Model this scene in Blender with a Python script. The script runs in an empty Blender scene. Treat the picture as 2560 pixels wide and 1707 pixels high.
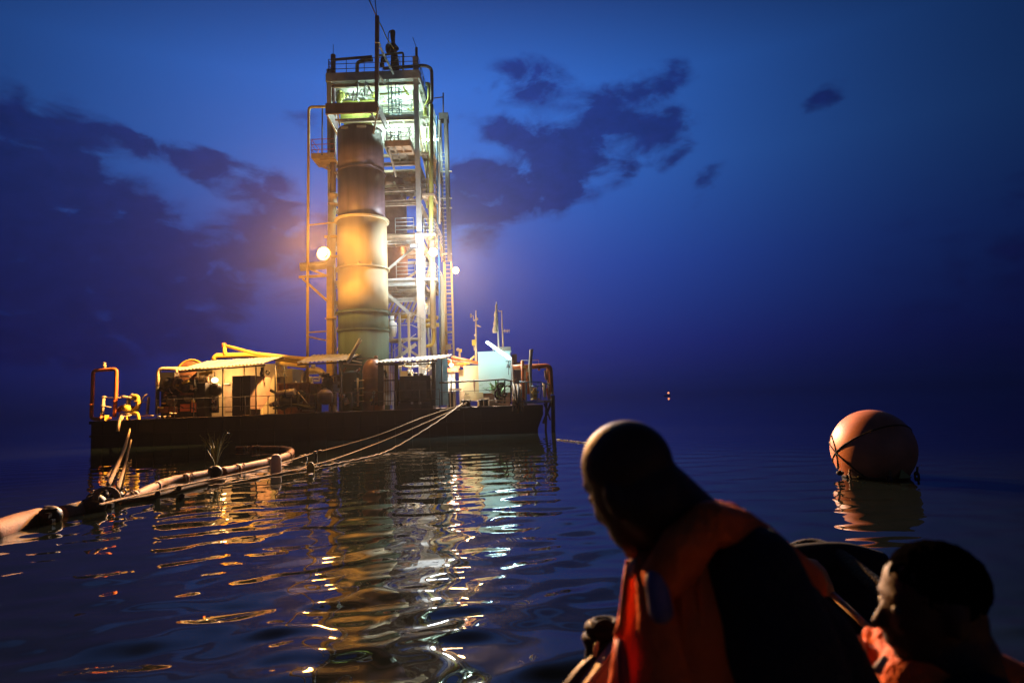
import bpy, bmesh, math, random
import numpy as np
from mathutils import Vector, Matrix
R = math.radians
S = bpy.context.scene
COL = S.collection
random.seed(7)
rng = np.random.default_rng(11)

# ------------------------------------------------------------------ camera
CAMZ = 1.7
FPX = 1600.0                       # focal length in pixels of a 2560 px wide frame
PITCH = math.atan(147.0 / FPX); ROLL = R(2.1)
Fv = Vector((0, math.cos(PITCH), math.sin(PITCH)))
U0 = Vector((0, -math.sin(PITCH), math.cos(PITCH))); R0 = Vector((1, 0, 0))
Rv = R0 * math.cos(ROLL) - U0 * math.sin(ROLL)
Uv = R0 * math.sin(ROLL) + U0 * math.cos(ROLL)
cd = bpy.data.cameras.new('camera'); cam = bpy.data.objects.new('camera', cd); COL.objects.link(cam)
cam.matrix_world = Matrix(((Rv.x, Uv.x, -Fv.x, 0), (Rv.y, Uv.y, -Fv.y, 0), (Rv.z, Uv.z, -Fv.z, CAMZ), (0, 0, 0, 1)))
cd.sensor_width = 36; cd.lens = 36 * FPX / 2560; cd.clip_start = 0.05; cd.clip_end = 20000
cd.dof.use_dof = True; cd.dof.focus_distance = 37; cd.dof.aperture_fstop = 2.6
S.camera = cam

# ------------------------------------------------------------------ render settings
S.view_settings.view_transform = 'Standard'; S.view_settings.look = 'None'
S.view_settings.exposure = 0; S.view_settings.gamma = 1
try: S.view_settings.use_curve_mapping = False
except Exception: pass
S.render.engine = 'CYCLES'
S.cycles.use_denoising = True
S.cycles.sample_clamp_direct = 14; S.cycles.sample_clamp_indirect = 6
S.cycles.max_bounces = 6; S.cycles.diffuse_bounces = 2; S.cycles.glossy_bounces = 4
S.cycles.volume_bounces = 0; S.cycles.transmission_bounces = 4
S.cycles.caustics_reflective = False; S.cycles.caustics_refractive = False

# ------------------------------------------------------------------ pixel -> place
def ray(px, py):
    return Fv + Rv * ((px - 1280) / FPX) + Uv * ((853.5 - py) / FPX)
def V(px, py, Y):                  # the point seen at px, py that stands Y metres away
    d = ray(px, py); return Vector((0, 0, CAMZ)) + d * (Y / d.y)
def W(px, py, z=0.0):              # the point seen at px, py at height z
    d = ray(px, py); return Vector((0, 0, CAMZ)) + d * ((z - CAMZ) / d.z)
def azel(px, py):
    d = ray(px, py).normalized(); return math.atan2(d.x, d.y), math.asin(d.z)

# ------------------------------------------------------------------ sky
w = bpy.data.worlds.new("World"); S.world = w; w.use_nodes = True
nt = w.node_tree; nt.nodes.clear()
def N(t, tree=None, **k):
    n = (tree or nt).nodes.new(t)
    for a, b in k.items(): setattr(n, a, b)
    return n
def L(a, b, tree=None): (tree or nt).links.new(a, b)
def MATH(op, a, b=None, c=None, clamp=False):
    n = N('ShaderNodeMath', operation=op, use_clamp=clamp)
    for i, v in enumerate((a, b, c)):
        if v is None: continue
        if isinstance(v, (int, float)): n.inputs[i].default_value = v
        else: L(v, n.inputs[i])
    return n.outputs[0]
def MIXC(f, a, b, mode='MIX'):
    n = N('ShaderNodeMix', data_type='RGBA', blend_type=mode)
    for s, v in ((n.inputs[0], f), (n.inputs[6], a), (n.inputs[7], b)):
        if isinstance(v, (int, float)): s.default_value = v
        elif isinstance(v, tuple): s.default_value = (*v, 1)
        else: L(v, s)
    return n.outputs[2]
def srgb(r, g, b):
    f = lambda c: (c / 255) / 12.92 if c / 255 <= 0.04045 else ((c / 255 + 0.055) / 1.055) ** 2.4
    return (f(r), f(g), f(b))
tc = N('ShaderNodeTexCoord'); sp = N('ShaderNodeSeparateXYZ'); L(tc.outputs['Generated'], sp.inputs[0])
az = MATH('ARCTAN2', sp.outputs[0], sp.outputs[1]); el = MATH('ARCSINE', sp.outputs[2])
cx = N('ShaderNodeCombineXYZ'); L(az, cx.inputs[0]); L(el, cx.inputs[1])
def noise(scale, detail, rough, dist=0.0, sc=(1, 1, 1), off=(0, 0, 0)):
    mp = N('ShaderNodeMapping'); L(cx.outputs[0], mp.inputs[0]); mp.inputs['Scale'].default_value = sc; mp.inputs['Location'].default_value = off
    n = N('ShaderNodeTexNoise'); L(mp.outputs[0], n.inputs[0])
    n.inputs['Scale'].default_value = scale; n.inputs['Detail'].default_value = detail
    n.inputs['Roughness'].default_value = rough; n.inputs['Distortion'].default_value = dist
    return n
nw = noise(9, 4, 0.55, 0.2, (1, 1.6, 1))
sw = N('ShaderNodeSeparateColor'); L(nw.outputs['Color'], sw.inputs[0])
azw = MATH('ADD', az, MATH('MULTIPLY', MATH('SUBTRACT', sw.outputs[0], 0.5), 0.11))
elw = MATH('ADD', el, MATH('MULTIPLY', MATH('SUBTRACT', sw.outputs[1], 0.5), 0.07))
nd = noise(15, 6, 0.54, 0.35, (1, 1.9, 1), (3, 1, 0)).outputs[0]
# dark evening clouds: centre px, py, half sizes, tilt in degrees, weight
CLOUDS = [(1235, 480, 190, 75, 8, 1.0), (1390, 455, 150, 70, 25, 1.0), (1330, 215, 115, 50, -12, 1.25), (1300, 345, 130, 36, -16, 1.3),
          (1490, 262, 55, 34, 30, 1.0), (1560, 310, 75, 34, 0, .95), (1690, 180, 55, 40, 20, .85), (1690, 290, 60, 60, 60, .85),
          (1590, 400, 90, 36, 35, .75), (1775, 450, 80, 26, 30, .7), (2060, 250, 80, 24, 10, .7), (1440, 395, 80, 30, 25, .9), (1590, 225, 60, 34, 0, .8), (1170, 430, 70, 34, -10, .6), (1700, 390, 60, 26, 30, .7), (320, 330, 60, 20, -5, .7), (520, 420, 70, 26, -12, .7), (950, 470, 90, 40, 0, .5), (1850, 500, 90, 18, 18, .35),
          (400, 370, 90, 26, -8, .95), (640, 470, 120, 42, -14, .95), (770, 330, 90, 34, -5, .55), (740, 560, 150, 45, 0, .7),
          (70, 520, 170, 160, 0, 1.7), (180, 700, 260, 110, 0, 1.2), (150, 860, 330, 60, 0, .7), (640, 610, 190, 62, 0, .75), (370, 550, 95, 45, -20, .8), (-60, 420, 140, 110, 0, 1.0), (200, 780, 300, 80, 0, .6),
          (1150, 560, 130, 70, 0, .6), (2700, 700, 420, 260, 0, .6), 
          (600, 690, 230, 60, 0, .55), (-500, 500, 300, 180, 0, .8)]
tot = None
for (px, py, sx, sy, tilt, wt) in CLOUDS:
    a0, e0 = azel(px, py); t = R(tilt) + ROLL * 0
    da = MATH('SUBTRACT', azw, a0); de = MATH('SUBTRACT', elw, e0)
    u = MATH('ADD', MATH('MULTIPLY', da, math.cos(t) / (sx / FPX)), MATH('MULTIPLY', de, math.sin(t) / (sx / FPX)))
    v = MATH('ADD', MATH('MULTIPLY', da, -math.sin(t) / (sy / FPX)), MATH('MULTIPLY', de, math.cos(t) / (sy / FPX)))
    r2 = MATH('ADD', MATH('MULTIPLY', u, u), MATH('MULTIPLY', v, v))
    g = MATH('MULTIPLY', MATH('EXPONENT', MATH('MULTIPLY', r2, -0.95)), wt)
    tot = g if tot is None else MATH('ADD', tot, g)
tot = MATH('MULTIPLY', MATH('MINIMUM', tot, 1.5), MATH('ADD', 1.0, MATH('MULTIPLY', MATH('SUBTRACT', nd, 0.50), 3.4)))
mr = N('ShaderNodeMapRange', interpolation_type='SMOOTHSTEP'); L(tot, mr.inputs[0])
mr.inputs[1].default_value = 0.26; mr.inputs[2].default_value = 1.02
cloud = mr.outputs[0]
# clear dusk sky by elevation
rp = N('ShaderNodeValToRGB'); L(MATH('MULTIPLY', el, 1 / R(45)), rp.inputs[0])
rp.color_ramp.elements[0].position = 0; rp.color_ramp.elements[0].color = (*srgb(26, 32, 90), 1)
rp.color_ramp.elements[1].position = 1; rp.color_ramp.elements[1].color = (*srgb(14, 28, 66), 1)
for p, c in ((.10, srgb(35, 48, 134)), (.26, srgb(42, 78, 176)), (.44, srgb(52, 108, 206)), (.60, srgb(50, 108, 206)), (.74, srgb(36, 72, 144))):
    e = rp.color_ramp.elements.new(p); e.color = (*c, 1)
# the afterglow stands a little left of the middle and fades to both sides
aa = MATH('DIVIDE', MATH('SUBTRACT', az, R(-7)), R(34))
fall = MATH('EXPONENT', MATH('MULTIPLY', MATH('MULTIPLY', aa, aa), -1.25))
fall = MATH('ADD', MATH('MULTIPLY', fall, 0.92), 0.08)
clear = MIXC(1.0, rp.outputs[0], fall, 'MULTIPLY')
clcol = N('ShaderNodeValToRGB'); L(MATH('MULTIPLY', el, 1 / R(35)), clcol.inputs[0])
clcol.color_ramp.elements[0].color = (*srgb(27, 27, 86), 1); clcol.color_ramp.elements[1].color = (*srgb(25, 48, 134), 1)
fallc = MATH('ADD', MATH('MULTIPLY', fall, 0.8), 0.2)
cl = MIXC(1.0, clcol.outputs[0], fallc, 'MULTIPLY')
csh = noise(34, 5, 0.6, 0.2, (1, 1.6, 1), (7, 2, 0)).outputs[0]
cl = MIXC(1.0, cl, MATH('ADD', MATH('MULTIPLY', csh, .9), .55), 'MULTIPLY')
skyc = MIXC(MATH('MULTIPLY', cloud, 0.84), clear, cl)
sky = N('ShaderNodeTexSky', sky_type='NISHITA'); sky.sun_disc = False
sky.sun_elevation = R(-4); sky.sun_rotation = R(200)
fin = MIXC(0.015, skyc, sky.outputs[0])
bg = N('ShaderNodeBackground'); L(fin, bg.inputs[0]); bg.inputs[1].default_value = 1.0
out = N('ShaderNodeOutputWorld'); L(bg.outputs[0], out.inputs[0])

# the last of the daylight, from behind the camera
sd = bpy.data.lights.new('sun', 'SUN'); sd.energy = 0.02; sd.angle = R(20); sd.color = (0.6, 0.7, 1.0)
so = bpy.data.objects.new('sun', sd); COL.objects.link(so); so.rotation_euler = (R(70), 0, R(-160 + 180))

# ------------------------------------------------------------------ materials
def mat(name, col, rough=0.5, metal=0.0, var=0.25, scale=3.0, rust=0.0, rustcol=(0.09, 0.03, 0.012), bump=0.0, streak=False, spec=0.5):
    m = bpy.data.materials.new(name); m.use_nodes = True; t = m.node_tree
    b = t.nodes['Principled BSDF']
    tcn = N('ShaderNodeTexCoord', t); mp = N('ShaderNodeMapping', t); L(tcn.outputs['Object'], mp.inputs[0], t)
    if streak: mp.inputs['Scale'].default_value = (3, 3, 0.35)
    n1 = N('ShaderNodeTexNoise', t); L(mp.outputs[0], n1.inputs[0], t); n1.inputs['Scale'].default_value = scale; n1.inputs['Detail'].default_value = 6
    r1 = N('ShaderNodeMapRange', t); L(n1.outputs[0], r1.inputs[0], t); r1.inputs[1].default_value = .3; r1.inputs[2].default_value = .7
    r1.inputs[3].default_value = 1 - var; r1.inputs[4].default_value = 1 + var * .3
    mx = N('ShaderNodeMix', t, data_type='RGBA', blend_type='MULTIPLY'); mx.inputs[0].default_value = 1
    mx.inputs[6].default_value = (*col, 1); L(r1.outputs[0], mx.inputs[7], t)
    c = mx.outputs[2]
    if rust > 0:
        n2 = N('ShaderNodeTexNoise', t); L(mp.outputs[0], n2.inputs[0], t); n2.inputs['Scale'].default_value = scale * 1.7; n2.inputs['Detail'].default_value = 8; n2.inputs['Roughness'].default_value = .7
        r2 = N('ShaderNodeMapRange', t, interpolation_type='SMOOTHSTEP'); L(n2.outputs[0], r2.inputs[0], t)
        r2.inputs[1].default_value = .72 - rust * .35; r2.inputs[2].default_value = .80 - rust * .3
        m2 = N('ShaderNodeMix', t, data_type='RGBA'); L(r2.outputs[0], m2.inputs[0], t); L(c, m2.inputs[6], t); m2.inputs[7].default_value = (*rustcol, 1)
        c = m2.outputs[2]
    L(c, b.inputs['Base Color'], t)
    b.inputs['Roughness'].default_value = rough; b.inputs['Metallic'].default_value = metal
    b.inputs['Specular IOR Level'].default_value = spec
    if bump:
        bp = N('ShaderNodeBump', t); n3 = N('ShaderNodeTexNoise', t); L(tcn.outputs['Object'], n3.inputs[0], t); n3.inputs['Scale'].default_value = scale * 6
        L(n3.outputs[0], bp.inputs['Height'], t); bp.inputs['Strength'].default_value = bump; bp.inputs['Distance'].default_value = .02
        L(bp.outputs[0], b.inputs['Normal'], t)
    return m
def emit(name, col, s):
    m = bpy.data.materials.new(name); m.use_nodes = True; t = m.node_tree; b = t.nodes['Principled BSDF']
    b.inputs['Base Color'].default_value = (*col, 1); b.inputs['Emission Color'].default_value = (*col, 1); b.inputs['Emission Strength'].default_value = s
    return m
M = dict(
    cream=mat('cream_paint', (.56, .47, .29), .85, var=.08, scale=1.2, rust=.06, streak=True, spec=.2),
    white=mat('white_paint', (.66, .66, .62), .6, var=.18, scale=1.5, rust=.1, streak=True),
    greyw=mat('pale_grey_paint', (.42, .44, .42), .45, var=.2, rust=.15),
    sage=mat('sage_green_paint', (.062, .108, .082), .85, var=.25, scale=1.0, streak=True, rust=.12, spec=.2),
    slate=mat('dark_slate', (.125, .085, .105), .85, var=.35, scale=.9, streak=True, rust=.14, spec=.2),
    darkst=mat('dark_steel', (.045, .04, .045), .5, var=.4, rust=.3),
    black=mat('black_paint', (.012, .011, .012), .55, var=.4, spec=.35),
    hull=mat('hull_paint', (.013, .009, .010), .55, var=.5, scale=.6, rust=.25, rustcol=(.03, .012, .008), bump=.3, streak=True),
    yellow=mat('yellow_paint', (.62, .42, .07), .4, var=.2, rust=.1),
    olive=mat('yellow_green_paint', (.33, .34, .07), .42, var=.2, rust=.1),
    orange=mat('orange_paint', (.62, .16, .045), .42, var=.2, rust=.12),
    red=mat('red_paint', (.4, .05, .03), .45, var=.3, rust=.1),
    rust=mat('rusty_steel', (.20, .08, .04), .75, var=.5, scale=5, bump=.4),
    tan=mat('tan_paint', (.50, .38, .26), .5, var=.3, rust=.15),
    tin=mat('corrugated_tin', (.55, .53, .48), .45, metal=.2, var=.3, scale=2, rust=.18),
    bluetin=mat('blue_grey_tin', (.13, .24, .30), .45, metal=.2, var=.35, scale=2, rust=.08),
    copper=mat('brown_tank_paint', (.22, .11, .08), .35, metal=.3, var=.3, rust=.1),
    bluep=mat('blue_paint', (.05, .16, .34), .4, var=.2),
    rope=mat('rope_fibre', (.32, .20, .10), .9, var=.4, scale=40, bump=.6),
    ropew=mat('pale_rope_fibre', (.30, .22, .15), .85, var=.3, scale=40, bump=.5),
    hose=mat('orange_floating_hose', (.25, .07, .016), .75, var=.5, scale=5, rust=.5, rustcol=(.05, .05, .03), bump=.5),
    deck=mat('deck_plate', (.16, .09, .06), .6, var=.5, scale=2, rust=.4, bump=.4),
    house=mat('pale_house_paint', (.52, .66, .64), .5, var=.08, scale=.6),
    beige=mat('beige_panel', (.42, .27, .22), .5, var=.15),
    leaf=mat('leaf', (.07, .20, .06), .5, var=.4, scale=20),
    reed=mat('reed', (.16, .17, .05), .6, var=.4, scale=10),
    buoy=mat('buoy_orange', (.62, .23, .13), .5, var=.35, scale=3.0, rust=.14, rustcol=(.06, .03, .02)),
    rubber=mat('black_rubber', (.010, .010, .010), .8, var=.3, spec=.25),
    skin=mat('dark_skin', (.055, .027, .017), .6, var=.2, scale=25, bump=.15, spec=.3),
    hair=mat('short_black_hair', (.004, .0035, .0035), 1, var=.3, scale=60, bump=1.0, spec=0),
    shirt=mat('dark_shirt', (.012, .012, .018), .9, var=.3, scale=12, bump=.5),
    vest=mat('orange_life_vest', (.88, .16, .035), .7, var=.2, scale=9, bump=.4, spec=.15),
    vestred=mat('red_vest_strap', (.5, .03, .03), .6, var=.2, scale=20),
    violet=mat('violet_vest_patch', (.16, .13, .26), .5, var=.25, scale=30),
    collar=mat('pale_collar', (.55, .42, .34), .7, var=.15),
    wood=mat('wet_wood', (.55, .36, .16), .3, var=.4, scale=6, streak=True),
    lens_na=emit('sodium_lamp_glass', (1, .45, .09), 75), lens_w=emit('white_lamp_glass', (.85, .93, 1), 140),
    lens_o=emit('orange_lamp_glass', (1, .5, .16), 110), lens_g=emit('greenish_tube_glass', (.72, 1, .86), 30),
    lens_c=emit('cyan_tube_glass', (.62, .95, 1), 26), lens_i=emit('warm_bulb_glass', (1, .66, .3), 5), far=emit('far_lamp_glass', (1, .30, .10), 2),
)
flag = M['flag'] = mat('flag_cloth', (.5, .42, .30), .8, var=.3, scale=4)

# ------------------------------------------------------------------ mesh helpers
OFF = {}
class MB:
    def __init__(s): s.v = []; s.f = []; s.sm = []
    def _add(s, vs, fs, smooth=False):
        o = len(s.v); s.v += [Vector(v) for v in vs]
        s.f += [tuple(i + o for i in f) for f in fs]; s.sm += [smooth] * len(fs); return s
    def box(s, a, b):
        x0, x1 = sorted((a[0], b[0])); y0, y1 = sorted((a[1], b[1])); z0, z1 = sorted((a[2], b[2]))
        return s._add([(x0, y0, z0), (x1, y0, z0), (x1, y1, z0), (x0, y1, z0), (x0, y0, z1), (x1, y0, z1), (x1, y1, z1), (x0, y1, z1)],
                      [(0, 3, 2, 1), (4, 5, 6, 7), (0, 1, 5, 4), (1, 2, 6, 5), (2, 3, 7, 6), (3, 0, 4, 7)])
    def beam(s, p, q, w, d=None, up=(0, 0, 1)):
        d = d or w; p = Vector(p); q = Vector(q); t = (q - p).normalized(); u = Vector(up)
        if abs(t.dot(u)) > .97: u = Vector((0, 1, 0))
        a = t.cross(u).normalized(); b = a.cross(t).normalized(); a = a * (w / 2); b = b * (d / 2)
        vs = [c + i * a + j * b for c in (p, q) for i, j in ((-1, -1), (1, -1), (1, 1), (-1, 1))]
        return s._add(vs, [(0, 1, 2, 3), (7, 6, 5, 4), (0, 4, 5, 1), (1, 5, 6, 2), (2, 6, 7, 3), (3, 7, 4, 0)])
    def ibeam(s, p, q, w, h, t=.02):
        p = Vector(p); q = Vector(q); up = Vector((0, 0, 1)); d = (q - p).normalized()
        if abs(d.z) > .9: up = Vector((0, 1, 0))
        o = up * (h / 2 - t / 2)
        s.beam(p + o, q + o, w, t, up); s.beam(p - o, q - o, w, t, up); s.beam(p, q, t, h - 2 * t, up); return s
    def tube(s, pts, r, seg=10, cap=True, bend=0.0):
        pts = [Vector(p) for p in pts]
        if bend:
            np_ = [pts[0]]
            for i in range(1, len(pts) - 1):
                a, b, c = pts[i - 1], pts[i], pts[i + 1]
                k = min(bend, (a - b).length * .45, (c - b).length * .45)
                p0 = b + (a - b).normalized() * k; p2 = b + (c - b).normalized() * k
                for j in range(6):
                    t = j / 5; np_.append(p0 * (1 - t) ** 2 + b * 2 * t * (1 - t) + p2 * t * t)
            np_.append(pts[-1]); pts = np_
        n = len(pts)
        rs = list(r) if isinstance(r, (list, tuple)) else [r] * n
        if len(rs) != n: rs = [float(np.interp(i / (n - 1) * (len(rs) - 1), range(len(rs)), rs)) for i in range(n)]
        vs = []; a = None
        for i, p in enumerate(pts):
            t = (pts[min(i + 1, n - 1)] - pts[max(i - 1, 0)]).normalized()
            if a is None:
                u = Vector((0, 0, 1)) if abs(t.z) < .9 else Vector((1, 0, 0)); a = t.cross(u).normalized()
            else: a = (a - t * a.dot(t)).normalized()
            b = t.cross(a)
            for k in range(seg):
                th = 2 * math.pi * k / seg; vs.append(p + (a * math.cos(th) + b * math.sin(th)) * rs[i])
        fs = [(i * seg + k, i * seg + (k + 1) % seg, (i + 1) * seg + (k + 1) % seg, (i + 1) * seg + k) for i in range(n - 1) for k in range(seg)]
        s._add(vs, fs, True)
        if cap:
            o = len(s.v) - n * seg
            s.f.append(tuple(o + k for k in reversed(range(seg)))); s.f.append(tuple(o + (n - 1) * seg + k for k in range(seg))); s.sm += [False, False]
        return s
    def lathe(s, c, prof, seg=32, axis='Z', smooth=True):
        c = Vector(c); vs = []
        for (r, h) in prof:
            for k in range(seg):
                th = 2 * math.pi * k / seg; x, y = r * math.cos(th), r * math.sin(th)
                vs.append(c + (Vector((x, y, h)) if axis == 'Z' else Vector((h, x, y)) if axis == 'X' else Vector((y, h, x))))
        n = len(prof)
        fs = [(i * seg + k, i * seg + (k + 1) % seg, (i + 1) * seg + (k + 1) % seg, (i + 1) * seg + k) for i in range(n - 1) for k in range(seg)]
        return s._add(vs, fs, smooth)
    def ell(s, c, r, seg=20, rings=12, m=None):
        c = Vector(c); r = Vector(r) if not isinstance(r, (int, float)) else Vector((r, r, r)); vs = []
        for i in range(1, rings):
            ph = math.pi * i / rings
            for k in range(seg):
                th = 2 * math.pi * k / seg
                p = Vector((r.x * math.sin(ph) * math.cos(th), r.y * math.sin(ph) * math.sin(th), r.z * math.cos(ph)))
                vs.append(c + (m @ p if m else p))
        for sg in (1, -1):
            p = Vector((0, 0, sg * r.z)); vs.append(c + (m @ p if m else p))
        fs = [(i * seg + k, (i + 1) * seg + k, (i + 1) * seg + (k + 1) % seg, i * seg + (k + 1) % seg) for i in range(rings - 2) for k in range(seg)]
        T = (rings - 1) * seg
        fs += [(T, k, (k + 1) % seg) for k in range(seg)] + [(T + 1, (rings - 2) * seg + (k + 1) % seg, (rings - 2) * seg + k) for k in range(seg)]
        return s._add(vs, fs, True)
    def torus(s, c, R_, r, axis='Z', seg=28, m=10, arc=1.0, start=0.0):
        pts = []
        n = seg if arc >= 1 else max(3, int(seg * arc))
        for k in range(n + 1):
            th = start + 2 * math.pi * arc * k / n; x, y = R_ * math.cos(th), R_ * math.sin(th)
            pts.append(Vector(c) + (Vector((x, y, 0)) if axis == 'Z' else Vector((0, x, y)) if axis == 'X' else Vector((x, 0, y))))
        return s.tube(pts, r, m, cap=arc < 1)
    def sheet(s, a, b, c, d, n, amp, th=.006):
        # corrugated sheet: ridges run a->d and b->c, n ridges from a to b
        a, b, c, d = map(Vector, (a, b, c, d)); nr = (b - a).cross(d - a).normalized()
        vs = []; K = n * 4
        for side in (0, 1):
            for k in range(K + 1):
                t = k / K; o = nr * (amp * math.cos(2 * math.pi * k / 4) + (th if side else 0))
                vs += [a.lerp(b, t) + o, d.lerp(c, t) + o]
        fs = []
        for side in (0, 1):
            q = side * 2 * (K + 1)
            for k in range(K): 
                f = (q + 2 * k, q + 2 * k + 2, q + 2 * k + 3, q + 2 * k + 1); fs.append(f if side else tuple(reversed(f)))
        q = 2 * (K + 1)
        for k in range(K): fs += [(2 * k, 2 * k + 2, q + 2 * k + 2, q + 2 * k), (2 * k + 1, q + 2 * k + 1, q + 2 * k + 3, 2 * k + 3)]
        return s._add(vs, fs, False)
    def build(s, name, m, parent=None, bev=0.0):
        off = OFF.get(parent.as_pointer(), Vector((0, 0, 0))) if parent else Vector((0, 0, 0))
        if not parent:
            xs = [v.x for v in s.v]; ys = [v.y for v in s.v]; zs = [v.z for v in s.v]
            off = Vector(((min(xs) + max(xs)) / 2, (min(ys) + max(ys)) / 2, min(zs)))
        me = bpy.data.meshes.new(name); me.from_pydata([v - off for v in s.v], [], s.f); me.update()
        me.polygons.foreach_set('use_smooth', s.sm)
        me.materials.append(M[m] if isinstance(m, str) else m)
        o = bpy.data.objects.new(name, me); COL.objects.link(o)
        if parent: o.parent = parent
        else: o.location = off
        OFF[o.as_pointer()] = off
        if bev:
            b = o.modifiers.new('bevel', 'BEVEL'); b.width = bev; b.segments = 2; b.limit_method = 'ANGLE'
        return o
def tag(o, label, cat, group=None, kind=None):
    if label: o['label'] = label
    if cat: o['category'] = cat
    if group: o['group'] = group
    if kind: o['kind'] = kind
    return o
def thing(name, label, cat, base, group=None):
    o = bpy.data.objects.new(name, None); COL.objects.link(o); o.location = base; o.empty_display_size = .2
    OFF[o.as_pointer()] = Vector(base); return tag(o, label, cat, group, 'thing')
def lamp(parent, kind, pos, power, col, size=.1, aim=None, cone=60, blend=.8, name='bulb_or_fill_light'):
    l = bpy.data.lights.new(name, kind); l.energy = power; l.color = col; l.shadow_soft_size = size
    o = bpy.data.objects.new(name, l); COL.objects.link(o); o.parent = parent
    o.location = Vector(pos) - OFF[parent.as_pointer()]
    if kind == 'SPOT':
        l.spot_size = R(cone); l.spot_blend = blend
        o.rotation_euler = (Vector(aim) - Vector(pos)).to_track_quat('-Z', 'Y').to_euler()
    return o
DZ = 1.42                            # deck height above the water
def pbox(mb, x0, y0, x1, y1, Y0, depth):   # box whose front face spans the pixels at distance Y0; y1 None stands on deck
    a = V((x0 + x1) / 2 - (x1 - x0) / 2, y0 if y1 is None else (y0 + y1) / 2, Y0); b = V(x1, y0 if y1 is None else (y0 + y1) / 2, Y0)
    zt = V((x0 + x1) / 2, y0, Y0).z; zb = DZ if y1 is None else V((x0 + x1) / 2, y1, Y0).z
    return mb.box((a.x, Y0, zb), (b.x, Y0 + depth, zt))
def PX(px, py, Y): return V(px, py, Y).x
def PZ(px, py, Y): return V(px, py, Y).z

# ------------------------------------------------------------------ water: one sheet out to the horizon, rippled as real geometry
def water():
    rings = [0.35]
    while rings[-1] < 2600:
        r = rings[-1]; rings.append(r * (1.0058 if r < 60 else 1.03 if r < 400 else 1.15))
    r = np.array(rings)
    front = np.arange(R(-62), R(62), 0.0052); back = np.arange(R(62), R(298), 0.05)
    th = np.concatenate([front, back]); n, m = len(r), len(th)
    X = np.outer(r, np.sin(th)); Y = np.outer(r, np.cos(th)); Z = np.zeros_like(X)
    cell = r[:, None] * 0.0062 + .01
    wr = np.random.default_rng(5)
    for i in range(70):
        lam = math.exp(wr.uniform(math.log(.26), math.log(1.35)))
        ang = wr.normal(R(106), R(26)) if i % 4 else wr.uniform(0, math.pi)
        k = 2 * math.pi / lam; slope = 0.0158 * (lam / .8) ** .2
        amp = slope / k
        fade = np.clip((lam / cell - 3) / 4, 0, 1)
        Z += amp * fade * np.sin(k * (X * math.cos(ang) + Y * math.sin(ang)) + wr.uniform(0, 6.28))
    # gusts: patches of calmer and livelier water
    g = 0.72 + .28 * np.sin(X * .21 + Y * .13 + 1) * np.sin(Y * .17 - X * .09 + 2)
    calm = 1 - .55 * np.clip((X - 1.5 - Y * .12) / 6, 0, 1)
    Z *= g * calm * (.13 + 1.45 * np.exp(-r[:, None] / 13))
    co = np.stack([X, Y, Z], -1).reshape(-1, 3).astype(np.float32)
    i = np.arange(n - 1)[:, None] * m; j = np.arange(m)[None, :]; j2 = (j + 1) % m
    q = np.stack([i + j, i + m + j, i + m + j2, i + j2], -1).reshape(-1, 4).astype(np.int32)
    me = bpy.data.meshes.new('water'); me.vertices.add(len(co)); me.vertices.foreach_set('co', co.ravel())
    me.loops.add(q.size); me.loops.foreach_set('vertex_index', q.ravel())
    me.polygons.add(len(q)); me.polygons.foreach_set('loop_start', np.arange(0, q.size, 4, dtype=np.int32)); me.polygons.foreach_set('loop_total', np.full(len(q), 4, np.int32))
    me.update(calc_edges=True); me.polygons.foreach_set('use_smooth', [True] * len(q)); me.flip_normals()
    mt = bpy.data.materials.new('lake_water'); mt.use_nodes = True; t = mt.node_tree; b = t.nodes['Principled BSDF']
    b.inputs['Base Color'].default_value = (.005, .008, .008, 1); b.inputs['Roughness'].default_value = .006; b.inputs['IOR'].default_value = 1.33; b.inputs['Specular IOR Level'].default_value = .34
    tcn = N('ShaderNodeTexCoord', t); mp = N('ShaderNodeMapping', t); L(tcn.outputs['Object'], mp.inputs[0], t); mp.inputs['Scale'].default_value = (.55, 1, 1)
    n1 = N('ShaderNodeTexNoise', t); L(mp.outputs[0], n1.inputs[0], t); n1.inputs['Scale'].default_value = 11; n1.inputs['Detail'].default_value = 2
    bp = N('ShaderNodeBump', t); L(n1.outputs[0], bp.inputs['Height'], t); bp.inputs['Strength'].default_value = .15; bp.inputs['Distance'].default_value = .002
    L(bp.outputs[0], b.inputs['Normal'], t)
    me.materials.append(mt)
    o = bpy.data.objects.new('water', me); COL.objects.link(o); o['kind'] = 'structure'; o['label'] = 'dark rippled lake water reflecting the lamps'
water()

# ------------------------------------------------------------------ barge
XL0, XR0 = PX(228, 1060, 34), PX(1357, 1010, 34)
barge = thing('barge', 'long black steel barge hull carrying the gas tower', 'barge', ((XL0 + XR0) / 2, 34, 0))
YB1 = 49.0
prof = [(XL0, -1), (XL0, DZ - .02), (XR0, DZ - .02), (XR0, DZ - .5), (XR0 - .3, .2), (XR0 - .35, -1)]
h = MB(); n = len(prof)
h._add([(x, 34, z) for x, z in prof] + [(x, YB1, z) for x, z in prof],
       [tuple(range(n)), tuple(reversed(range(n, 2 * n)))] + [(i, i + n, (i + 1) % n + n, (i + 1) % n) for i in range(n)])
h.build('hull', 'hull', barge)
for k in range(12):
    x0 = XL0 + .05 + k * (XR0 - XL0 - .1) / 12; x1 = XL0 + .05 + (k + 1) * (XR0 - XL0 - .1) / 12
    MB().box((x0 + .01, 34.1, DZ - .019), (x1 - .01, YB1 - .1, DZ - .002)).build('deck_panel', 'deck', barge)
MB().beam((XL0 - .03, 33.93, DZ - .09), (XR0, 33.93, DZ - .09), .14, .16).build('rubbing_strake', 'hull', barge)
MB().beam((XL0 - .03, 33.95, DZ - .8), (XR0 - 1.0, 33.95, DZ - .8), .09, .10).build('rubbing_strake', 'hull', barge)
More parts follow.
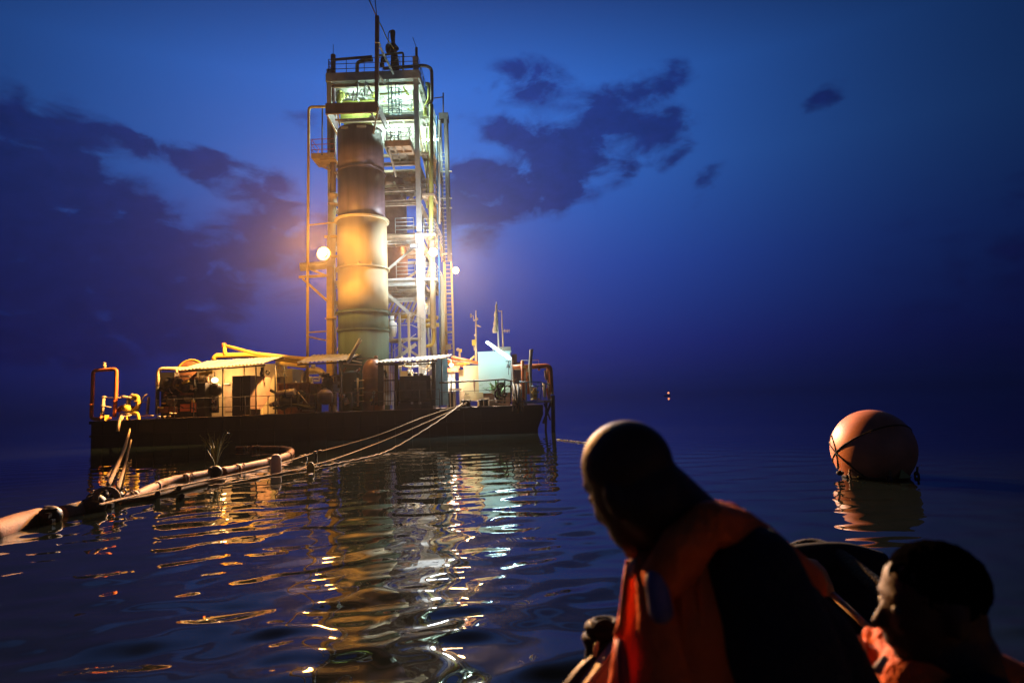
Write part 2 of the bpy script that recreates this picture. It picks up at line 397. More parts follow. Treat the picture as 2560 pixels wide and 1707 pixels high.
for k in range(24):
    x = XL0 + .6 + k * (XR0 - XL0 - 3) / 23
    MB().beam((x, 33.975, .0), (x, 33.975, DZ - .17), .05, .05).build('hull_rib', 'hull', barge)
for px in (1162, 1188):   # paired bollard with rope
    pass

# ------------------------------------------------------------------ tall layered tank in front of the tower
CY = 38.5; CX = PX(907, 700, CY); CR = 1.5
def zc(py): return PZ(907, py, CY - 1.4)
tank = thing('tall_tank', 'tall upright cylinder tank with dark top, cream middle and green foot', 'tank', (CX, CY, DZ))
def shell(py0, py1, m, r0=CR, r1=CR):
    z0, z1 = (DZ if py0 > 900 else zc(py0)), zc(py1)
    MB().lathe((CX, CY, 0), [(0, z0), (r0, z0), (r1, z1), (0, z1)], 64).build('shell_section', m, tank)
def flange(py, m, w=.11, h=.09):
    z = zc(py)
    MB().lathe((CX, CY, 0), [(CR - .05, z - h / 2), (CR + w, z - h / 2), (CR + w, z + h / 2), (CR - .05, z + h / 2)], 64, smooth=False).build('flange', m, tank)
shell(925, 822, 'sage'); shell(821, 775, 'sage'); shell(774, 663, 'cream'); shell(662, 538, 'cream', CR, CR); shell(537, 415, 'slate', CR - .08, CR - .08); shell(414, 312, 'slate', CR - .1, CR - .1)  # upper sections in a darker tone than the cream middle
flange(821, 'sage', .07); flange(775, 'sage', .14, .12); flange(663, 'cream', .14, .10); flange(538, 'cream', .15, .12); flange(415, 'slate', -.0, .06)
z = zc(312)
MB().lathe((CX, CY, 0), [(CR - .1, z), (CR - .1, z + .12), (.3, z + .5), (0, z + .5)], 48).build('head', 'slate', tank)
for a in (-2.1, -1.5, -1.0):
    MB().box((CX + CR * math.cos(a) - .05, CY + CR * math.sin(a) - .09, zc(663) + .05), (CX + CR * math.cos(a) + .05, CY + CR * math.sin(a), zc(663) + .2)).build('lug', 'cream', tank)
for a in (-2.0, -1.3):
    MB().box((CX + 1.42 * math.cos(a) - .28, CY + 1.42 * math.sin(a) - .04, z - .16), (CX + 1.42 * math.cos(a) + .28, CY + 1.42 * math.sin(a), z - .02)).build('name_plate', 'greyw', tank)

# ------------------------------------------------------------------ the tower
YF, YK = 39.9, 46.0
TXL, TXR = PX(829, 700, YF), PX(1049, 600, YF)
tower = thing('gas_tower', 'tall open steel tower with lit platforms behind the big cylinder', 'tower', ((TXL + TXR) / 2, 43, DZ))
def tz(py): return PZ(1049, py, YF)
def tb(name, m, fn): mb = MB(); fn(mb); return mb.build(name, m, tower)
ztop = tz(178)
for (x, y, wd) in ((TXR, YF, .36), (TXR, YK, .30), (TXL, YF, .34), (TXL, YK, .30)):
    MB().ibeam((x, y, DZ), (x, y, tz(585)), wd * 1.25, wd * 1.25, .04).beam((x, y, DZ), (x, y, tz(585)), wd * 1.15, wd * .6).build('column', 'white', tower)
    MB().beam((x, y, tz(585)), (x, y, ztop + (.9 if x == TXR else .3)), wd * .85, wd * .85).build('column', 'greyw' if y == YF else 'white', tower)
def platform(x0, x1, y0, y1, py, m='white', fascia=.22, joists=4, underm=None):
    z = tz(py)
    root = MB().box((x0, y0, z), (x1, y1, z + .05)).build('platform', m, tower)
    f = MB()
    f.box((x0 - .03, y0 - .06, z - .06), (x1 + .03, y0, z + fascia)); f.box((x0 - .03, y1, z - .06), (x1 + .03, y1 + .06, z + fascia))
    f.box((x0 - .06, y0, z - .06), (x0 - .001, y1, z + fascia)); f.box((x1 + .001, y0, z - .06), (x1 + .06, y1, z + fascia))
    f.build('fascia', m, root)
    j = MB()
    for k in range(joists):
        y = y0 + (y1 - y0) * (k + .5) / joists; j.box((x0 + .01, y - .04, z - .17), (x1 - .01, y + .04, z - .002))
    for k in range(2):
        x = x0 + (x1 - x0) * (k + 1) / 3; j.box((x - .04, y0 + .01, z - .13), (x + .04, y1 - .01, z - .003))
    j.build('joists', m, root)
    return root
def rail(root, pts, z, h=1.05, m='white', mids=2, gap=1.2, r=.022, corner=True):
    P = [Vector((x, y, z)) for x, y in pts]
    for a, b in zip(P, P[1:]):
        n = max(1, round((b - a).length / gap))
        for k in range(n + 1):
            q = a.lerp(b, k / n); MB().tube([q, q + Vector((0, 0, h))], r, 6).build('post', m, root)
    for j in range(mids + 1):
        dz = Vector((0, 0, h * (j + 1) / (mids + 1)))
        MB().tube([p + dz for p in P], r, 6, bend=.12 if j == mids and corner else 0).build('handrail', m, root)
SX = TXR + .95       # outer edge of the side walkway
# top deck
pA = platform(TXL - .1, TXR + .25, YF - .3, YK, 200, 'greyw', .5, 5)
rail(pA, [(TXL, YF - .2), (TXR + .2, YF - .2), (TXR + .2, YK)], tz(200) + .5, 1.0, 'darkst')
rail(pA, [(TXL, YF), (TXL, YK)], tz(200) + .5, 1.0, 'darkst')
pW = MB().box((TXL + .1, YF + 2.2, tz(252)), (TXL + 2.6, YK - .3, tz(205))).build('equipment_casing', 'olive', tower)
# level with the drum
pB = platform(TXL + 2.6, TXR + .1, YF, YK, 290, 'white', .1, 4)
tb('drum', 'greyw', lambda m: m.lathe((TXR - 1.6, YF + 1.9, 0), [(0, tz(288)), (1.0, tz(288)), (1.0, tz(268)), (.6, tz(262)), (0, tz(262))], 32))
rail(pB, [(TXL + 3.4, YF), (TXR - .3, YF)], tz(290) + .1, .9, 'greyw')
sB = platform(TXR + .2, SX, YF + .6, YK, 286, 'white', .08, 3); rail(sB, [(SX, YF + .6), (SX, YK)], tz(286), 1.0, 'greyw')
# small cantilevered platform
pC = platform(PX(965, 385, YF - 1.5), PX(1026, 385, YF - 1.5), YF - 1.6, YF + 1.6, 387, 'tan', .32, 2)
rail(pC, [(PX(968, 385, YF - 1.5), YF - 1.5), (PX(1024, 385, YF - 1.5), YF - 1.5), (PX(1024, 385, YF - 1.5), YF + 1.5)], tz(387) + .3, .85, 'greyw')
tb('brace', 'tan', lambda m: m.beam((PX(972, 390, YF - 1.4), YF - 1.4, tz(392)), (PX(990, 420, YF), YF, tz(440)), .1))
sC = platform(TXR + .2, SX, YF + .4, YK, 378, 'tan', .08, 3); rail(sC, [(TXR + .25, YF + .4), (SX, YF + .4), (SX, YK)], tz(378), 1.0, 'greyw')
platC = platform(TXL + 2.6, TXR - .1, YF + 1.9, YK, 400, 'tan', .1, 3)
for py in (437, 455, 474, 496, 510):
    tb('cross_beam', 'tan', lambda m: m.ibeam((TXL + 2, YF + (py % 3), tz(py)), (TXR, YF + (py % 3), tz(py)), .14, .16))
# platforms with railings lower down
for py, mt in ((590, 'tan'), (702, 'white')):
    p = platform(TXL + .2, TXR - .1, YF, YK, py, mt, .2, 5)
    rail(p, [(CX + CR + .3, YF), (TXR - .35, YF)], tz(py) + .2, 1.0, 'greyw', mids=3)
    s2 = platform(TXR + .25, SX, YF + .2, YK, py - 4, mt, .1, 4)
    rail(s2, [(TXR + .25, YF + .2), (SX, YF + .2), (SX, YK)], tz(py - 4) + .05, 1.0, 'white', mids=3, gap=.9)
tb('edge_girder', 'greyw', lambda m: m.ibeam((CX + CR - .3, YF - .12, tz(702) - .12), (TXR - .2, YF - .12, tz(702) - .12), .2, .4, .04))
tb('edge_girder', 'tan', lambda m: m.ibeam((CX + CR - .3, YF - .12, tz(594)), (TXR - .2, YF - .12, tz(594)), .2, .34, .04))
s2 = platform(TXR + .25, SX, YF + .2, YK, 486, 'tan', .1, 4); rail(s2, [(TXR + .3, YF + .2), (SX, YF + .2), (SX, YK)], tz(486) + .05, 1.0, 'tan', mids=2)
# braces
zz = [tz(905), tz(745), tz(600), tz(500), tz(405), tz(292), tz(205)]
for k in range(len(zz) - 1):
    a, b = zz[k], zz[k + 1]
    for x in (TXR,):
        tb('brace', 'white' if k < 2 else 'tan', lambda m: m.beam((x, YF + .1, a if k % 2 else b), (x, YK - .1, b if k % 2 else a), .16, .16))
    tb('brace', 'white' if k < 2 else 'tan', lambda m: m.beam((TXL, YK + .1, a if k % 2 else b), (TXR, YK + .1, b if k % 2 else a), .16, .16))
    for y in (YF, YK):
        tb('cross_beam', 'white' if k < 2 else 'tan', lambda m: m.ibeam((TXL, y, b - .1), (TXR, y, b - .1), .18, .22, .03))
    tb('cross_beam', 'white', lambda m: m.ibeam((TXR, YF, b - .1), (TXR, YK, b - .1), .18, .22, .03))
    tb('cross_beam', 'white', lambda m: m.ibeam((TXL, YF, b - .1), (TXL, YK, b - .1), .18, .22, .03))
tb('brace', 'white', lambda m: m.beam((PX(955, 725, YF - .25), YF - .25, tz(722)), (PX(1030, 790, YF - .25), YF - .25, tz(790)), .28, .2))
tb('brace', 'white', lambda m: m.beam((TXR + .05, YF + .4, tz(782)), (TXR + .15, YF + 4, tz(715)), .3, .2))
tb('brace', 'greyw', lambda m: m.beam((PX(960, 675, YF + .5), YF + .5, tz(675)), (PX(1036, 610, YF + .5), YF + .5, tz(612)), .14, .14))
for (x0, y0, x1, y1) in ((1010, 470, 1038, 505), (1022, 500, 1046, 478), (985, 455, 1010, 500)):
    tb('brace', 'tan', lambda m: m.beam(V(x0, y0, YF + 2), V(x1, y1, YF + 2), .12, .12))
# inner vessel
vx = PX(978, 520, 43)
tb('inner_vessel', 'copper', lambda m: m.lathe((vx, 43, 0), [(0, PZ(978, 700, 43)), (1.05, PZ(978, 690, 43)), (1.05, PZ(978, 470, 43)), (.9, PZ(978, 452, 43)), (.4, PZ(978, 440, 43)), (0, PZ(978, 438, 43))], 40))
# sloping stair with open treads behind the lower bay
st = MB(); sb = tower
a = V(1040, 752, YF + 3.5); b = V(955, 800, YF + 3.5)
for k in range(9):
    c = V(950 + k * 11, 800 + 6, YF + 4.5); d = V(975 + k * 11, 748, YF + 2.5)
    MB().beam(c, d, .17, .05).build('slat', 'tan' if k % 2 else 'white', tower)
# stair tower at the foot
SY = 38.9
stair = thing('access_stair', 'pale grey steel stair with railed landing at the foot of the tower', 'stairs', (PX(1005, 900, SY), SY, DZ))
lz0 = PZ(1000, 846, SY)
def sx(px): return PX(px, 846, SY)
MB().box((sx(966), SY, lz0 - .12), (sx(1002), SY + 1.6, lz0)).build('landing', 'tan', stair)
MB().box((sx(1002), SY + .3, lz0 - .05), (sx(1050), SY + 1.6, lz0 + .05)).build('landing', 'white', stair)
for px, y in ((968, SY), (1000, SY - .05), (1023, SY - .05), (968, SY + 1.5), (1050, SY + .3)):
    wdt = .14 if px in (1000, 1023) else .07
    MB().beam((sx(px), y, DZ), (sx(px), y, PZ(px, 786, SY)), wdt, wdt).build('post', 'greyw', stair)
for j, (a, b) in enumerate((((966, 786), (1028, 783)), ((966, 800), (1028, 797)), ((966, 815), (1028, 812)), ((1028, 783), (1060, 798)), ((1028, 798), (1060, 812)), ((1028, 812), (1060, 826)))):
    MB().tube([V(*a, SY), V(*b, SY + (0 if j < 3 else .8))], .03, 6).build('handrail', 'greyw', stair)
for k in range(9):
    p = V(974 + k * 7, 908 - k * 5.5, SY + .9)
    MB().box((p.x, p.y - .35, p.z - .02), (p.x + .28, p.y + .35, p.z + .02)).build('tread', 'greyw', stair)
for y in (SY + .5, SY + 1.3):
    MB().beam(V(970, 912, y), V(1040, 860, y), .05, .2).build('stringer', 'white', stair)
    MB().tube([V(970, 885, y), V(1040, 835, y)], .025, 6).build('handrail', 'white', stair)
for k in range(4):
    MB().tube([V(978 + k * 9, 900, SY + 2.2), V(978 + k * 9, 862, SY + 2.2)], .025, 6).build('baluster', 'white', stair)
# caged ladders under the two top levels
def cage(px, y0, y1, Y, m='greyw', n=4, wpx=17):
    z0, z1 = PZ(px, y1, Y), PZ(px, y0, Y); x = PX(px, y0, Y); r = wpx * Y / FPX * .95
    root = MB()
    for s in (-1, 1): root.tube([(x + s * .22, Y + .3, z0), (x + s * .22, Y + .3, z1)], .03, 6)
    k = 0
    while z0 + .3 * k < z1: root.tube([(x - .22, Y + .3, z0 + .3 * k), (x + .22, Y + .3, z0 + .3 * k)], .018, 5); k += 1
    ro = root.build('ladder', m, tower)
    for k in range(n):
        z = z0 + (z1 - z0) * (k + .5) / n
        MB().torus((x, Y, z), r, .028, 'Z', 24, 6).build('cage_hoop', m, ro)
    for k in range(6):
        a = math.pi + math.pi * k / 5 * 1.0
        MB().tube([(x + r * math.cos(a), Y + r * math.sin(a), z0 + .2), (x + r * math.cos(a), Y + r * math.sin(a), z1)], .022, 5).build('cage_bar', m, ro)
cage(986, 214, 292, YF - .3, 'bluetin', 3, 18); cage(984, 322, 382, YF - 1.0, 'bluetin', 3, 20)
# pipes on the tower
def pipe(pts, r, m, name='pipe', bend=.3, par=None, seg=10):
    return MB().tube([V(*p) for p in pts], r, seg, bend=bend).build(name, m, par or tower)
pipe([(958, 172, 40), (1040, 166, 40), (1063, 164, 40), (1079, 172, 40.5), (1080, 215, 40.5), (1080, 255, 40.5), (1065, 268, 40.5)], .11, 'darkst', bend=.35)
pipe([(1064, 210, 41), (1072, 210, 41), (1073, 250, 41), (1062, 268, 41), (1062, 290, 41)], .12, 'olive')
pipe([(1078, 262, 40.2), (1078, 600, 40.2)], .15, 'olive'); 
pipe([(1080, 600, 40.2), (1083, 822, 40.2)], .19, 'cream'); pipe([(1084, 822, 40.2), (1085, 845, 40.2), (1082, 862, 40.2), (1064, 866, 40.2)], .11, 'yellow')
pipe([(1092, 290, 42), (1094, 600, 42)], .07, 'bluep'); pipe([(1098, 300, 42), (1099, 560, 42)], .06, 'white'); pipe([(1097, 590, 41), (1101, 962, 41)], .06, 'bluep')
pipe([(1105, 690, 41.5), (1106, 960, 41.5)], .2, 'cream')
pipe([(893, 218, 40), (893, 158, 40), (905, 152, 40), (932, 150, 40)], .12, 'olive', bend=.3)
pipe([(942, 140, 40.5), (1008, 132, 40.5), (1008, 205, 40.5), (1010, 222, 40.5), (1022, 240, 40.5)], .07, 'olive', bend=.15)
pipe([(950, 236, 40.2), (1018, 229, 40.2)], .06, 'olive'); pipe([(1035, 228, 40.4), (1037, 268, 40.4)], .12, 'cream')
pipe([(835, 150, 40), (930, 142, 40)], .09, 'darkst')
for (x, y0, y1, mt) in ((1062, 640, 900, 'greyw'), (1067, 320, 520, 'olive'), (1072, 760, 900, 'white')):
    pipe([(x, y0, 41), (x, y1 if y1 < 890 else 962, 41)], .05, mt)
# manifold of yellow pipes above the stair
for (a, b) in (((1000, 792), (1028, 790)), ((1058, 802), (1085, 800)), ((1060, 815), (1098, 812)), ((1070, 790), (1095, 795))):
    MB().tube([V(*a, 41), V(*b, 41)], .13, 10).build('pipe', 'yellow', tower)
tb('valve', 'white', lambda m: m.lathe(V(981, 822, 39.6), [(0, -.5), (.18, -.5), (.28, -.1), (.28, .35), (.12, .45), (.12, .8), (0, .8)], 16))
# clutter of small pipes and valves under the top deck, left bay
for k in range(16):
    x = 835 + rng.uniform(0, 100); y = 215 + rng.uniform(0, 30); Y = YF + .3 + rng.uniform(0, 1.8)
    if k % 2: MB().tube([V(x, y, Y), V(x + rng.uniform(-12, 12), y + 14, Y)], .06, 6).build('pipe', ('olive', 'greyw', 'white')[k % 3], tower)
    else: MB().lathe(V(x, y + 8, Y), [(0, -.2), (.16, -.2), (.2, 0), (.16, .2), (.05, .22), (.05, .4), (.16, .42), (0, .44)], 12).build('valve', ('greyw', 'olive')[k % 4 // 2], tower)
for (a, b) in (((893, 245), (895, 205)), ((882, 252), (884, 228)), ((912, 240), (914, 205)), ((914, 205), (932, 236))):
    MB().beam(V(*a, YF - .2), V(*b, YF - .2), .09, .09).build('strut', 'white', tower)
for k in range(14):   # pipework around the drum and on the middle level
    x = 958 + rng.uniform(0, 78); y = 225 + rng.uniform(0, 50); Y = YF + .5 + rng.uniform(0, 2.5)
    q = V(x, y, Y); d = Vector((rng.uniform(-.6, .6), 0, rng.uniform(-.3, .8)))
    MB().tube([q, q + d, q + d + Vector((.25, 0, 0))], .05, 6, bend=.1).build('pipe', ('white', 'greyw', 'olive')[k % 3], tower)
for k in range(12):
    x = 962 + rng.uniform(0, 70); y = 325 + rng.uniform(0, 45); Y = YF + .5 + rng.uniform(0, 3)
    q = V(x, y, Y)
    MB().beam(q, q + Vector((rng.uniform(-.5, .5), 0, rng.uniform(.3, .9))), .1, .06).build('strut', ('white', 'greyw')[k % 2], tower)
# platform hood over the cylinder
hz0, hz1 = PZ(880, 286, 37.4), PZ(880, 260, 37.4); hx0, hx1 = PX(816, 280, 37.4), PX(947, 270, 37.4)
hood = MB(); hood.box((hx0, 37.2, hz0), (hx1, 37.28, hz1)); hood.box((hx0, 37.28, hz0), (hx0 + .08, 39.8, hz1)); hood.box((hx1 - .08, 37.28, hz0), (hx1, 39.8, hz1))
ho = hood.build('hood', 'slate', tower)
MB().beam((hx0, 37.2, hz0 - .03), (hx1, 37.2, hz0 - .03), .08, .05).build('edge_angle', 'tan', ho)
for a, b in (((818, 288, 37.3), (846, 340, 38.6)), ((946, 270, 37.2), (934, 334, 37.2)), ((845, 287, 37.6), (850, 315, 38.8)), ((922, 272, 37.3), (938, 300, 38.6)), ((838, 300, 37.4), (870, 300, 37.4))):
    MB().beam(V(*a), V(*b), .09, .09).build('strut', 'tan', tower)
# left platform with red rails, and the brackets below it
lp = MB(); la, lb = V(783, 402, 39), V(840, 402, 39)
lp.box((la.x, 38.6, la.z), (lb.x, 40.2, la.z + .06)).box((la.x, 38.55, la.z - .02), (lb.x, 38.61, la.z + .3)); lpo = lp.build('platform', 'tan', tower)
rail(lpo, [(la.x, 38.7), (lb.x, 38.7)], la.z + .25, 1.0, 'red'); rail(lpo, [(la.x, 38.7), (la.x, 40.1)], la.z + .25, 1.0, 'red')
MB().beam((la.x + .1, 39.4, la.z - .05), (lb.x, 39.4, la.z - .8), .1, .1).build('brace', 'tan', tower)
MB().beam((la.x + .5, 38.7, la.z - .06), (lb.x, 38.7, la.z - .06), .1, .1).build('joist', 'tan', tower)
MB().beam(V(748, 693, 38.7), V(818, 689, 38.7), .16, .14).build('bracket', 'yellow', tower)
MB().beam(V(757, 697, 38.7), V(818, 752, 38.7), .13, .13).build('brace', 'yellow', tower)
MB().beam(V(772, 672, 38.4), V(818, 690, 38.9), .1, .1).build('brace', 'yellow', tower)
for a, b in (((771, 831), (815, 828)), ((772, 842), (815, 851)), ((771, 563), (840, 556)), ((828, 795), (842, 795))):
    MB().tube([V(*a, 38.5), V(*b, 38.8)], .045, 8).build('tie', 'yellow', tower)
# rising duct on the left of the cylinder, with its big elbow
duct = thing('rising_duct', 'thick vertical duct with a wide elbow left of the cylinder', 'duct', V(828, 700, 39.3))
MB().tube([V(835, 270, 39.5), V(832, 480, 39.5)], .2, 14).build('pipe', 'slate', duct)
MB().lathe(V(832, 485, 39.5), [(.2, 0), (.32, 0), (.32, -.12), (.27, -.14), (.27, -.6), (.32, -.62), (.32, -.74), (.2, -.74)], 24).build('coupling', 'tan', duct)
MB().tube([V(830, 508, 39.5), V(829, 640, 39.3), V(826, 662, 39), V(750, 668, 38.6)], .25, 16, bend=.55).build('elbow', 'cream', duct)
MB().tube([V(821, 590, 38.9), V(822, 640, 38.7), V(815, 660, 38.6), V(750, 666, 38.3)], .10, 12, bend=.45).build('pipe', 'cream', duct)
for y in (590, 640): MB().box(V(812, y, 39.05), V(845, y + 3, 38.9)).build('clamp', 'yellow', duct)
# yellow column left
MB().ibeam(V(825, 978, 38.9), V(826, 668, 38.9), .36, .36, .05).beam(V(825, 978, 38.95), V(826, 668, 38.95), .34, .2).build('column', 'yellow', tower)
MB().box(V(812, 795, 38.6), V(840, 799, 39.2)).build('collar_plate', 'yellow', tower)
for k in range(9):
    z = V(840, 905 - k * 26, 39.3); MB().beam(z, z + Vector((.28 if k % 2 else -.0, 0, .5)), .05).build('lacing_bar', 'cream', tower)
# tall outer pipe on the left
op = thing('outer_pipe', 'tall thin pipe standing left of the cylinder, bent at its top', 'pipe', V(768, 890, 38.3))
MB().tube([Vector((V(768, 893, 38.3).x, 38.3, DZ)), V(769, 700, 38.3), V(772, 268, 38.3), V(818, 267, 38.3)], .085, 12, bend=.25).build('pipe', 'yellow', op)
MB().tube([V(806, 272, 38.4), V(805, 388, 38.4)], .045, 8).build('inner_pole', 'darkst', op)
# lattice mast on the right side
lm = thing('lattice_mast', 'slim dark lattice mast with rungs along the right side of the tower', 'mast', V(1118, 900, 44))
for px, Y in ((1108, 44), (1126, 44), (1110, 44.6), (1127, 44.6)):
    x = PX(px + 3, 700, Y)
    MB().beam((x, Y, DZ), (x, Y, PZ(1118, 655, 44)), .10).build('chord', 'cream', lm)
    MB().beam((x, Y, PZ(1118, 655, 44)), (x, Y, PZ(1118, 285, 44)), .10).build('chord', 'darkst', lm)
mx0, mx1 = PX(1111, 700, 44), PX(1129, 700, 44)
for k in range(62):
    z = DZ + .25 + k * .29
    if z > PZ(1118, 290, 44): break
    MB().beam((mx0, 43.98, z), (mx1, 43.98, z), .03).build('rung', 'cream' if z < PZ(1118, 655, 44) else 'greyw', lm)
MB().box((mx0 - .08, 43.9, PZ(1118, 298, 44)), (mx1 + .08, 44.7, PZ(1118, 283, 44))).build('top_box', 'darkst', lm)
MB().tube([V(1108, 233, 44), V(1108, 283, 44)], .05, 8).build('aerial', 'darkst', lm)
MB().tube([V(1108, 243, 44), V(1085, 246, 44)], .04, 8).build('arm', 'darkst', lm)
MB().beam((PX(1119, 500, 43.9), 43.9, PZ(1118, 655, 44)), (PX(1119, 500, 43.9), 43.9, PZ(1118, 300, 44)), .24, .1).build('cable_tray', 'darkst', lm)
for y in (428, 495, 519, 634, 733, 785, 830): MB().box(V(1098, y, 43.9), V(1130, y + 3, 44.1)).build('tie', 'greyw', lm)
MB().box(V(1110, 862, 43.8), V(1128, 874, 43.9)).build('plate', 'white', lm)
rail(lm, [(PX(1104, 650, 43), 43), (PX(1104, 650, 43), 45.5)], PZ(1104, 655, 43), 1, 'tan')
# top mast, vent and aerials
tm = thing('top_mast', 'dark square mast rising from the hood at the top of the tower', 'mast', V(942, 262, 37.5))
MB().beam(V(942, 262, 37.5), V(943, 42, 37.5), .23, .23).build('pole', 'slate', tm)
MB().tube([V(944, 48, 37.5), V(920, -6, 37.5)], .04, 6).build('stay', 'tan', tm)
MB().tube([V(942, 42, 37.5), V(937, -6, 37.5)], .03, 6).build('stay', 'darkst', tm)
MB().tube([V(944, 50, 37.5), V(956, 70, 37.8), V(966, 95, 38.2), V(984, 122, 39)], .035, 6, bend=.6).build('cable', 'olive', tm)
MB().box(V(937, 107, 37.3), V(953, 114, 37.7)).build('bracket', 'tan', tm)
MB().beam(V(950, 118, 38), V(984, 186, 39.3), .11, .07).build('brace', 'white', tm)
MB().beam(V(946, 186, 38), V(962, 210, 38.6), .12, .07).build('brace', 'white', tm)
vent = thing('vent_stack', 'black hooded vent stack on the very top of the tower', 'vent', V(985, 180, 41))
MB().tube([V(987, 186, 41), V(987, 150, 41), V(984, 128, 41)], [.33, .27, .2], 16).build('stack', 'black', vent)
MB().tube([V(983, 132, 41), V(983, 104, 41), V(982, 96, 41), V(982, 84, 41), V(982, 78, 41), V(982, 75.5, 41)], [.14, .13, .15, .18, .16, .05], 16).build('hood', 'black', vent)
MB().tube([V(980, 78, 41), V(974, 79, 41), V(971, 86, 41), V(970, 112, 41)], [.07, .05, .03, .03], 8, bend=.1).build('lever', 'black', vent)
MB().lathe(V(983, 121, 41), [(0, .42), (.12, .40), (.22, .2), (.38, .02), (.38, -.04), (.1, -.02)], 16).build('skirt', 'black', vent)
MB().lathe(V(971, 122, 41), [(0, .3), (.16, .26), (.2, .1), (.2, -.12), (.13, -.3), (0, -.3)], 16).build('valve_body', 'black', vent)
MB().tube([V(955, 150, 41), V(966, 148, 41)], .2, 12).build('stub', 'black', vent)
MB().lathe(V(955, 162, 41), [(0, -.12), (.16, -.12), (.16, .1), (.1, .14), (.1, .4), (0, .4)], 14).build('valve_body', 'black', vent)
for (x, y0, y1, r, lab) in ((833, 138, 195, .16, 'thick dark post with whip aerial on the top left corner of the tower'), (1041, 120, 180, .09, 'thin dark post with whip aerial on the top right corner of the tower')):
    ap = thing('aerial_post', lab, 'post', V(x, y1, 40)); MB().tube([V(x, y1 + 60, 40), V(x, y0, 40)], r, 10).build('pole', 'slate', ap); MB().tube([V(x, y0, 40), V(x + (0 if x < 900 else -9), y0 - 26, 40)], .02, 5).build('whip', 'darkst', ap)

# ------------------------------------------------------------------ lamps on the tower
BOAT = Vector((1.0, 1.5, 1.2))
def globe(p, r, m, root): return MB().ell(p, r, 16, 10).build('glass', m, root)
p = V(806, 632, 34.7)
na = thing('floodlight', 'glaring yellow sodium floodlight on the left of the cylinder', 'lamp', p)
globe(p, .23, 'lens_na', na); MB().lathe(p + Vector((0, .16, 0)), [(.14, .3), (.36, .06), (.38, .04), (.14, .34)], 20, 'Y').build('reflector', 'greyw', na)
MB().tube([p + Vector((0, .3, 0)), V(818, 650, 38.9)], .04, 6).build('bracket', 'yellow', na)
lamp(na, 'POINT', p, 6800, (1, .45, .075), .30)
lamp(na, 'SPOT', p + Vector((-.35, -.1, 0)), 75000, (1, .50, .14), .15, V(330, 1000, 34.6), 75, 1.0)  # extra spot added to brighten the left deck end
lamp(na, 'SPOT', p + Vector((0, -.38, 0)), 110000, (1, .44, .13), .15, BOAT, 70, 1.0)  # spot added to throw the lamp's light out to the boat
p = V(1083, 630, 38.9)
wl = thing('floodlight', 'brilliant white floodlight on the right front corner of the tower', 'lamp', p, None)
globe(p, .25, 'lens_w', wl); MB().box(p + Vector((-.2, .24, -.16)), p + Vector((.2, .36, .16))).build('housing', 'darkst', wl)
MB().tube([p + Vector((0, .25, 0)), V(1058, 632, 40.0)], .04, 6).build('bracket', 'greyw', wl)
lamp(wl, 'POINT', p, 4200, (.82, .92, 1), .32); lamp(wl, 'SPOT', p + Vector((0, -.34, 0)), 40000, (.85, .92, 1), .15, BOAT, 60, 1.0); lamp(wl, 'SPOT', p + Vector((.1, -.3, -.1)), 40000, (1, .95, .85), .15, V(1100, 960, 35.2), 62, 1.0)  # both spots added, to light the boat and the right deck
p = V(1139, 676, 43)
ol = thing('floodlight', 'small orange lamp standing out from the right edge of the tower', 'lamp', p)
globe(p, .22, 'lens_o', ol); MB().tube([p + Vector((-.05, .15, 0)), V(1126, 678, 44)], .04, 6).build('bracket', 'tan', ol); MB().box(p + Vector((-.15, .14, -.1)), p + Vector((.15, .25, .1))).build('housing', 'tan', ol)
lamp(ol, 'POINT', p, 3000, (1, .6, .25), .28)
lamp(ol, 'SPOT', p + Vector((.3, -.15, 0)), 36000, (1, .60, .25), .12, V(1340, 960, 35), 60, 1.0); lamp(ol, 'SPOT', p + Vector((0, -.32, 0)), 55000, (1, .52, .2), .12, BOAT, 60, 1.0)  # both spots added, to light the right end and the boat
p = V(1036, 614, 39.3)
un = thing('floodlight', 'unlit grey floodlight clamped to the right front column', 'lamp', p)
MB().box(p + Vector((-.3, 0, -.14)), p + Vector((.22, .2, .14))).build('housing', 'darkst', un); MB().box(p + Vector((-.24, -.02, -.1)), p + Vector((.16, -.002, .1))).build('glass', 'greyw', un)
MB().tube([p + Vector((.1, .1, -.1)), p + Vector((.25, .25, -.6))], .04, 6).build('bracket', 'greyw', un)
for (px, dz, Y, pw, lab) in ((1005, tz(200) - .45, 41.3, 2000, 'greenish white tube lamp under the top deck of the tower'), (985, tz(290) - .4, 41.0, 1700, 'greenish white tube lamp on the caged ladder level'), (890, tz(200) - .5, 42.0, 160, 'dim greenish tube lamp in the top left bay of the tower'), (1075, tz(310), 42.5, 700, 'bluish white tube lamp beside the upper side walkway')):
    p = Vector((V(px, 250, Y).x, Y, dz)); g = thing('tube_lamp', lab, 'lamp', p)
    MB().tube([p - Vector((.6, 0, 0)), p + Vector((.6, 0, 0))], .06, 10).build('tube', 'lens_g', g)
    MB().box(p + Vector((-.65, -.08, .08)), p + Vector((.65, .08, .14))).build('housing', 'white', g)
    lamp(g, 'POINT', p - Vector((0, 0, .15)), pw, (.70, 1, .86), .25)
# lamps lighting the lower right bays and the stair
p = V(1062, 760, 41.5); g = thing('work_lamp', 'warm white work lamp in the lower right bay of the tower', 'lamp', p)
MB().ell(p, .1, 12, 8).build('glass', 'lens_i', g); MB().lathe(p, [(.05, .2), (.14, .1), (.16, .02), (.05, .22)], 16).build('shade', 'greyw', g); lamp(g, 'POINT', p - Vector((0, 0, .2)), 2600, (1, .86, .62), .12)

